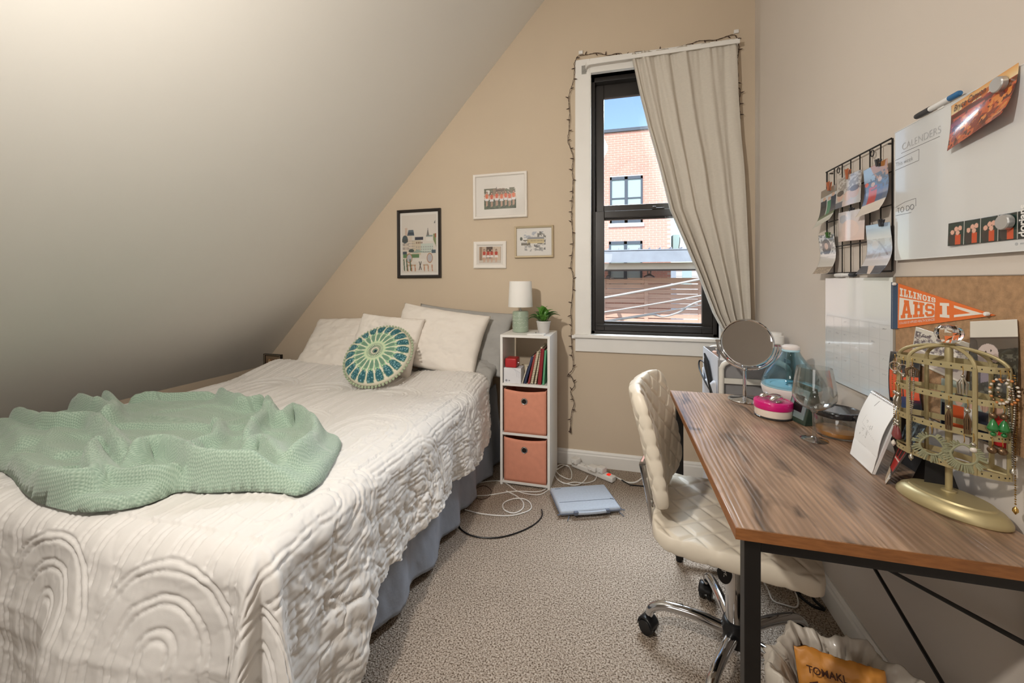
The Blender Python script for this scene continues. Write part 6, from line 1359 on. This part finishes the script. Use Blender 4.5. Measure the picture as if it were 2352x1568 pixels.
g5 = Cv(50, 100, (206, 204, 200)); g5.blot(0, 0, 1, .5, (120, 120, 120), 10, .05, 6).ell(.45, .32, .28, .2, (70, 60, 58)).ell(.45, .30, .12, .08, (196, 166, 150)).rect(0, .5, 1, .82, (212, 208, 202)).line(0, .58, 1, .56, .012, (176, 172, 168)).rect(0, .82, 1, 1, (150, 134, 118)).blot(0, .85, 1, 1, (176, 160, 140), 20, .05, 3)
grid_photo('long grey strip photo at the bottom of the grid', [(1881, 541), (1917, 536), (1921, 628), (1885, 629)], g5, lambda u, v: .002+.026*v**2-.020*np.sin(np.pi*v)*v)
g6 = Cv(70, 110, (190, 194, 202)); g6.grad(0, .3, (150, 170, 194), (206, 208, 212)).blot(0, .3, 1, .7, (176, 174, 178), 9, .0, 3).line(.5, .36, .85, .62, .03, (150, 146, 150)).ell(.35, .42, .13, .08, (196, 190, 190)).rect(0, .7, 1, .84, (206, 202, 202)).rect(0, .84, 1, 1, (50, 56, 72)).poly([(.3, .84), (.55, .84), (.62, 1), (.5, 1)], (214, 196, 184))
grid_photo('pale blue photo hanging over the calendar board corner', [(1990, 518), (2046, 509), (2052, 628), (1992, 629)], g6, lambda u, v: .002+.030*v**2-.020*np.sin(np.pi*v)*v)
peg('wooden peg on the dark-suit photo', 1905, 428, 'peg_wood', .9, XR-.026); peg('wooden peg on the selfie photo', 1948, 400, 'peg_wood', .95, XR-.026)
peg('small black peg on the bright outdoor photo', 2018, 374, 'cap_black', .6, XR-.026); peg('small black peg on the faded pink photo', 1957, 484, 'cap_black', .55, XR-.026); peg('small black peg on the pale blue photo', 2025, 512, 'cap_black', .6, XR-.026); peg('small dark green peg on the long grey photo', 1902, 540, 'leaf_dark', .6, XR-.026)

# ================================================================ STORAGE CART IN THE CORNER
mat('cart_frame', (222, 218, 208), .4); mat('cart_grey', (142, 140, 140), .75, var=(40, .05), bump=(300, .2, .002)); mat('cart_light', (206, 208, 214), .75, bump=(300, .2, .002))
KX0, KX1, KY0, KY1 = .448, .745, 2.06, 2.40
ct = thing('storage_cart', 'grey fabric storage cart with off-white tube frame behind the desk', 'cart', ((KX0+KX1)/2, (KY0+KY1)/2, 0))
for y in (KY0-.012, KY1+.012):
    zt_ = .868 if y < 2.2 else .872
    pts = smooth([(KX0+.012, y, .03), (KX0+.012, y, .75), (KX0+.014, y, .83), (KX0+.035, y, zt_-.012), (KX0+.08, y, zt_), (KX1-.08, y, zt_), (KX1-.035, y, zt_-.012), (KX1-.014, y, .83), (KX1-.012, y, .75), (KX1-.012, y, .03)], 6)
    B().tube(pts, .0115, 12).ob('frame_tube', 'cart_frame', ct)
    for z in (.772, .46, .15): B().box(KX0+.02, KX1-.02, y-.004, y+.004, z-.012, z+.012).ob('cross_bar', 'cart_frame', ct, smooth=False)
for x in (KX0+.012, KX1-.012):
    for y in (KY0-.012, KY1+.012): B().ball((x, y, .020), .0195, 10).ob('wheel', 'plastic_black', ct)
for z0, z1 in ((.695, .874), (.40, .688), (.10, .38)):
    b = B(); b.box(KX0, KX1, KY0, KY0+.004, z0, z1-.012 if z1 > .8 else z1); bn = b.ob('bin_front', 'cart_grey', ct, smooth=False)
    B().box(KX0, KX0+.004, KY0+.004, KY1, z0, z1).ob('bin_side', 'cart_light', ct, smooth=False); B().box(KX1-.004, KX1, KY0+.004, KY1, z0, z1).ob('bin_side', 'cart_light', ct, smooth=False)
    B().box(KX0+.004, KX1-.004, KY1-.004, KY1, z0, z1).ob('bin_back', 'cart_grey', ct, smooth=False); B().box(KX0+.004, KX1-.004, KY0+.004, KY1-.004, z0, z0+.004).ob('bin_base', 'cart_grey', ct, smooth=False)
n_ = 24; u = np.linspace(0, 1, n_)[None, :]; v = np.linspace(0, 1, 14)[:, None]
ys_ = KY0+.02+u*(KY1-KY0-.03); xs_ = KX0-.004-.020*np.sin(np.pi*u)*(.4+.6*v); zs_ = .56+(.755-.02*np.sin(np.pi*u)+.008*np.sin(u*21)-.56)*v
npmesh('side_pocket', np.stack([xs_+0*v, ys_+0*v, zs_+0*u], -1), 'cart_light', ct, solid=.003)
# hair tool in the pocket
hd = thing('hair_straightener', 'black hair straightener with its cord in the cart pocket', 'hair tool', (KX0-.012, 2.2, .60))
for dx, tp in ((0, 0), (.004, .022)): B().tube([(KX0-.012, 2.10, .66), (KX0-.014, 2.17, .745+tp*.3), (KX0-.016+dx, 2.24, .80+tp), (KX0-.018, 2.262+tp*.4, .835+tp)], [.009, .011, .010, .004], 10).ob('arm', 'plastic_black', hd)
B().tube(smooth([(KX0-.016, 2.245, .805), (KX0-.022, 2.32, .81), (KX0-.030, 2.345, .80), (KX0-.035, 2.31, .77), (KX0-.030, 2.22, .735), (KX0-.016, 2.16, .70)], 7), .004, 8).ob('cord', 'plastic_black', hd)
# bottles and tubes standing in the top bin
mat('red_tube', (232, 52, 34), .35); mat('nude', (220, 186, 170), .5); mat('dark_plum', (58, 52, 70), .3); mat('pale_pink', (226, 206, 208), .45)
def cyl(name, label, x, y, r, z0, h_, m, capm=None, caph=.03, tilt=(0, 0), cat='bottle'):
    t = thing(name, label, cat, (x, y, z0), 0, 'toiletries in the top bin of the cart'); M = Matrix.Rotation(tilt[0], 3, 'X') @ Matrix.Rotation(tilt[1], 3, 'Y'); p = Vector((x, y, z0))
    B().lathe([(r*.9, .001), (r, .004), (r, h_-.004), (r*.8, h_)], p, 18, M).ob('body', m, t)
    if capm: B().lathe([(r*.85, h_-.001), (r*.85, h_+caph-.002), (r*.7, h_+caph)], p, 18, M).ob('cap', capm, t)
Z0 = .705
cyl('lip_gloss_tube', 'red capped tube in the cart', .512, 2.125, .012, Z0, .155, 'clip_white', 'red_tube', .04)
cyl('lotion_tube', 'nude lotion tube leaning at the bin corner', .475, 2.26, .012, Z0, .145, 'nude', 'nude', .035, (.25, -.05))
cyl('nail_bottle', 'white capped small bottle behind the red tube', .50, 2.20, .014, Z0, .145, 'clip_white', 'clip_white', .03)
cyl('mascara', 'dark plum mascara stick in the cart', .535, 2.13, .009, Z0, .14, 'dark_plum', 'dark_plum', .035, (0, .1))
cyl('palette_tube', 'pale pink tube beside the mascara', .545, 2.17, .013, Z0, .15, 'pale_pink', 'clip_white', .035)
cyl('eyeliner', 'black pencil leaning against the bin front', .565, 2.115, .007, Z0, .17, 'plastic_black', 'plastic_black', .02, (0, .22))
cyl('concealer', 'nude stick with steel cap against the bin side', .49, 2.31, .009, Z0, .15, 'nude', 'steel', .03, (.1, 0))
cyl('spray_can', 'tall white cylinder reaching above the mirror', .705, 2.13, .036, Z0, .275, 'clip_white', 'clip_white', .012, (0, 0), 'can')
B_2 = thing('hair_brush', 'black brush handle sticking out of the lower cart bin', 'brush', (KX0-.01, 2.12, .30))
B().tube(smooth([(KX0+.03, 2.10, .335), (KX0+.0, 2.10, .398), (KX0-.02, 2.10, .418), (KX0-.045, 2.10, .438)], 5), [.009]*10+[.012]*5+[.008], 10).ob('handle', 'plastic_black', B_2)

# ================================================================ WASTE BIN
mat('bin_black', (52, 52, 54), .5); mat('liner', (202, 194, 182), .38, var=(8, .06), coat=.1); mat('wrapper', (206, 140, 62), .45, var=(12, .15)); mat('liner_pink', (206, 160, 148), .5); mat('brown_ink', (74, 40, 24), .6)
WC = Vector((.520, 1.085, 0)); wbn = thing('waste_bin', 'waste bin with a crinkled grey bag liner under the desk', 'waste bin', WC)
B().lathe([(.112, .0), (.115, .004), (.150, .275), (.147, .275), (.111, .006), (.001, .006)], WC, 48).ob('bin', 'bin_black', wbn)
n_, m_ = 260, 60; aa_ = np.linspace(0, 2*np.pi, n_)[None, :]; vv = np.linspace(0, 1, m_)[:, None]
# liner: from the inside up over the rim and down outside
rin = np.interp(vv, [0, .55, .62, .68, 1], [.085, .135, .152, .158, .148]); zin = np.interp(vv, [0, .5, .62, .68, 1], [.10, .27, .298, .285, .15])
per = np.abs(((aa_/(2*np.pi)*3+.15) % 1)-.5)
cr = fbm(np.cos(aa_)*3+5, np.sin(aa_)*3+vv*2.2, 4)+.6*np.abs(fbm(np.cos(aa_)*7, np.sin(aa_)*7+vv*3, 3))
fold = np.sin(aa_*17+3*fbm(np.cos(aa_)*2, np.sin(aa_)*2))*.5+np.sin(aa_*29+2)*.25
rdg = np.exp(-(np.abs(fbm(np.cos(aa_)*5+1, np.sin(aa_)*5+vv*3, 3))/.10)**2)
rl = rin+.020*cr+.012*rdg*sst(0, .3, vv)+.005*fold*(1-np.exp(-np.abs(vv-.62)*8)); zl_ = zin+.012+.024*fbm(np.cos(aa_)*4+2, np.sin(aa_)*4, 3)*sst(.3, .6, vv)+.02*fbm(np.cos(aa_)*3+9, np.sin(aa_)*3, 3)*(vv > .7)*0
npmesh('liner_bag', np.stack([WC.x+rl*np.cos(aa_), WC.y+rl*np.sin(aa_), zl_+0*aa_], -1), 'liner', wbn, solid=.0008)
wr_ = thing('snack_wrapper', 'torn orange snack wrapper lying in the waste bin', 'wrapper', WC+Vector((.0, .02, .14)))
WT, WRr = Vector((.0, .40, .92)).normalized(), Vector((1, -.12, 0)).normalized(); WNn = WRr.cross(WT)
k = 50; u = np.linspace(-1, 1, k)[None, :]; v = np.linspace(-1, 1, k)[:, None]
th_w = .022*np.clip((1-u**4)*(1-v**4), 0, 1)**.6+.006*fbm(u*4, v*4)
org_ = np.array(WC+Vector((-.005, .034, .238)))
Pw = lambda sg: org_+np.array(WRr)*(.088*u+0*v)[..., None]+np.array(WT)*(.085*v+.008*fbm(u*3+4, v*0))[..., None]+np.array(WNn)*(sg*th_w+.010*np.sin(u*2.2))[..., None]
npmesh('wrapper_front', Pw(1), 'wrapper', wr_); npmesh('wrapper_back', Pw(-1), 'wrapper', wr_, flip=True)
fp = lambda a, c: Vector(org_)+WRr*.088*a+WT*.085*c+WNn*(.031+.010*math.sin(a*2.2))
text('lettering', 'TOMAKL', .020, fp(-.82, .52), WRr, WT, 'brown_ink', wr_, bold=.0004)
B().prism([fp(-.8, .3), fp(-.6, .38), fp(-.58, .05), fp(-.7, -.1), fp(-.82, .1)], WNn*.0008).ob('print_patch', 'brown_ink', wr_, smooth=False)
B().prism([fp(-.5, .22), fp(-.1, .2), fp(.0, .05), fp(-.3, .12)], WNn*.0008).ob('print_patch', 'brown_ink', wr_, smooth=False)
rl_ = thing('paper_roll', 'grey cardboard tube end poking out at the wall side of the bin', 'tube', (.66, 1.10, .20))
B().tube([(.648, 1.050, .20), (.672, 1.030, .315)], .026, 20, caps=False).ob('tube_wall', 'cart_light', rl_, solid=.003); B().tube([(.650, 1.048, .21), (.669, 1.032, .305)], .021, 20).ob('dark_core', 'plastic_black', rl_)

# ================================================================ CABLES UNDER THE DESK
cord('white cable hanging in a loop below the chair seat', [(1738, 1308, .10), (1762, 1350, .02), (1775, 1378), (1800, 1388), (1828, 1394), (1833, 1378), (1822, 1350), (1800, 1325, .03), (1786, 1312, .10)], .0028, 'plastic_white', .004)
tag(B().tube(smooth([onZ(1815, 1330, .02), onZ(1835, 1365, .004), onZ(1865, 1390, .004), onZ(1893, 1398, .006), Vector((.715, 1.78, .03)), Vector((.735, 1.80, .10)), Vector((.74, 1.84, .16)), Vector((.745, 1.88, .20))], 7), .0055, 8).ob('cord', 'plastic_black'), 'thick black cable looping up the baseboard under the desk', 'cord')
ad_ = thing('power_adapter', 'small black power adapter at the baseboard under the desk', 'adapter', (.70, 1.86, 0))
rbox(.67, .73, 1.83, 1.90, 0, .045, .006, 3).ob('body', 'plastic_black', ad_); B().tube([(.70, 1.83, .02), (.70, 1.81, .018)], .005, 8).ob('strain_relief', 'plastic_black', ad_)
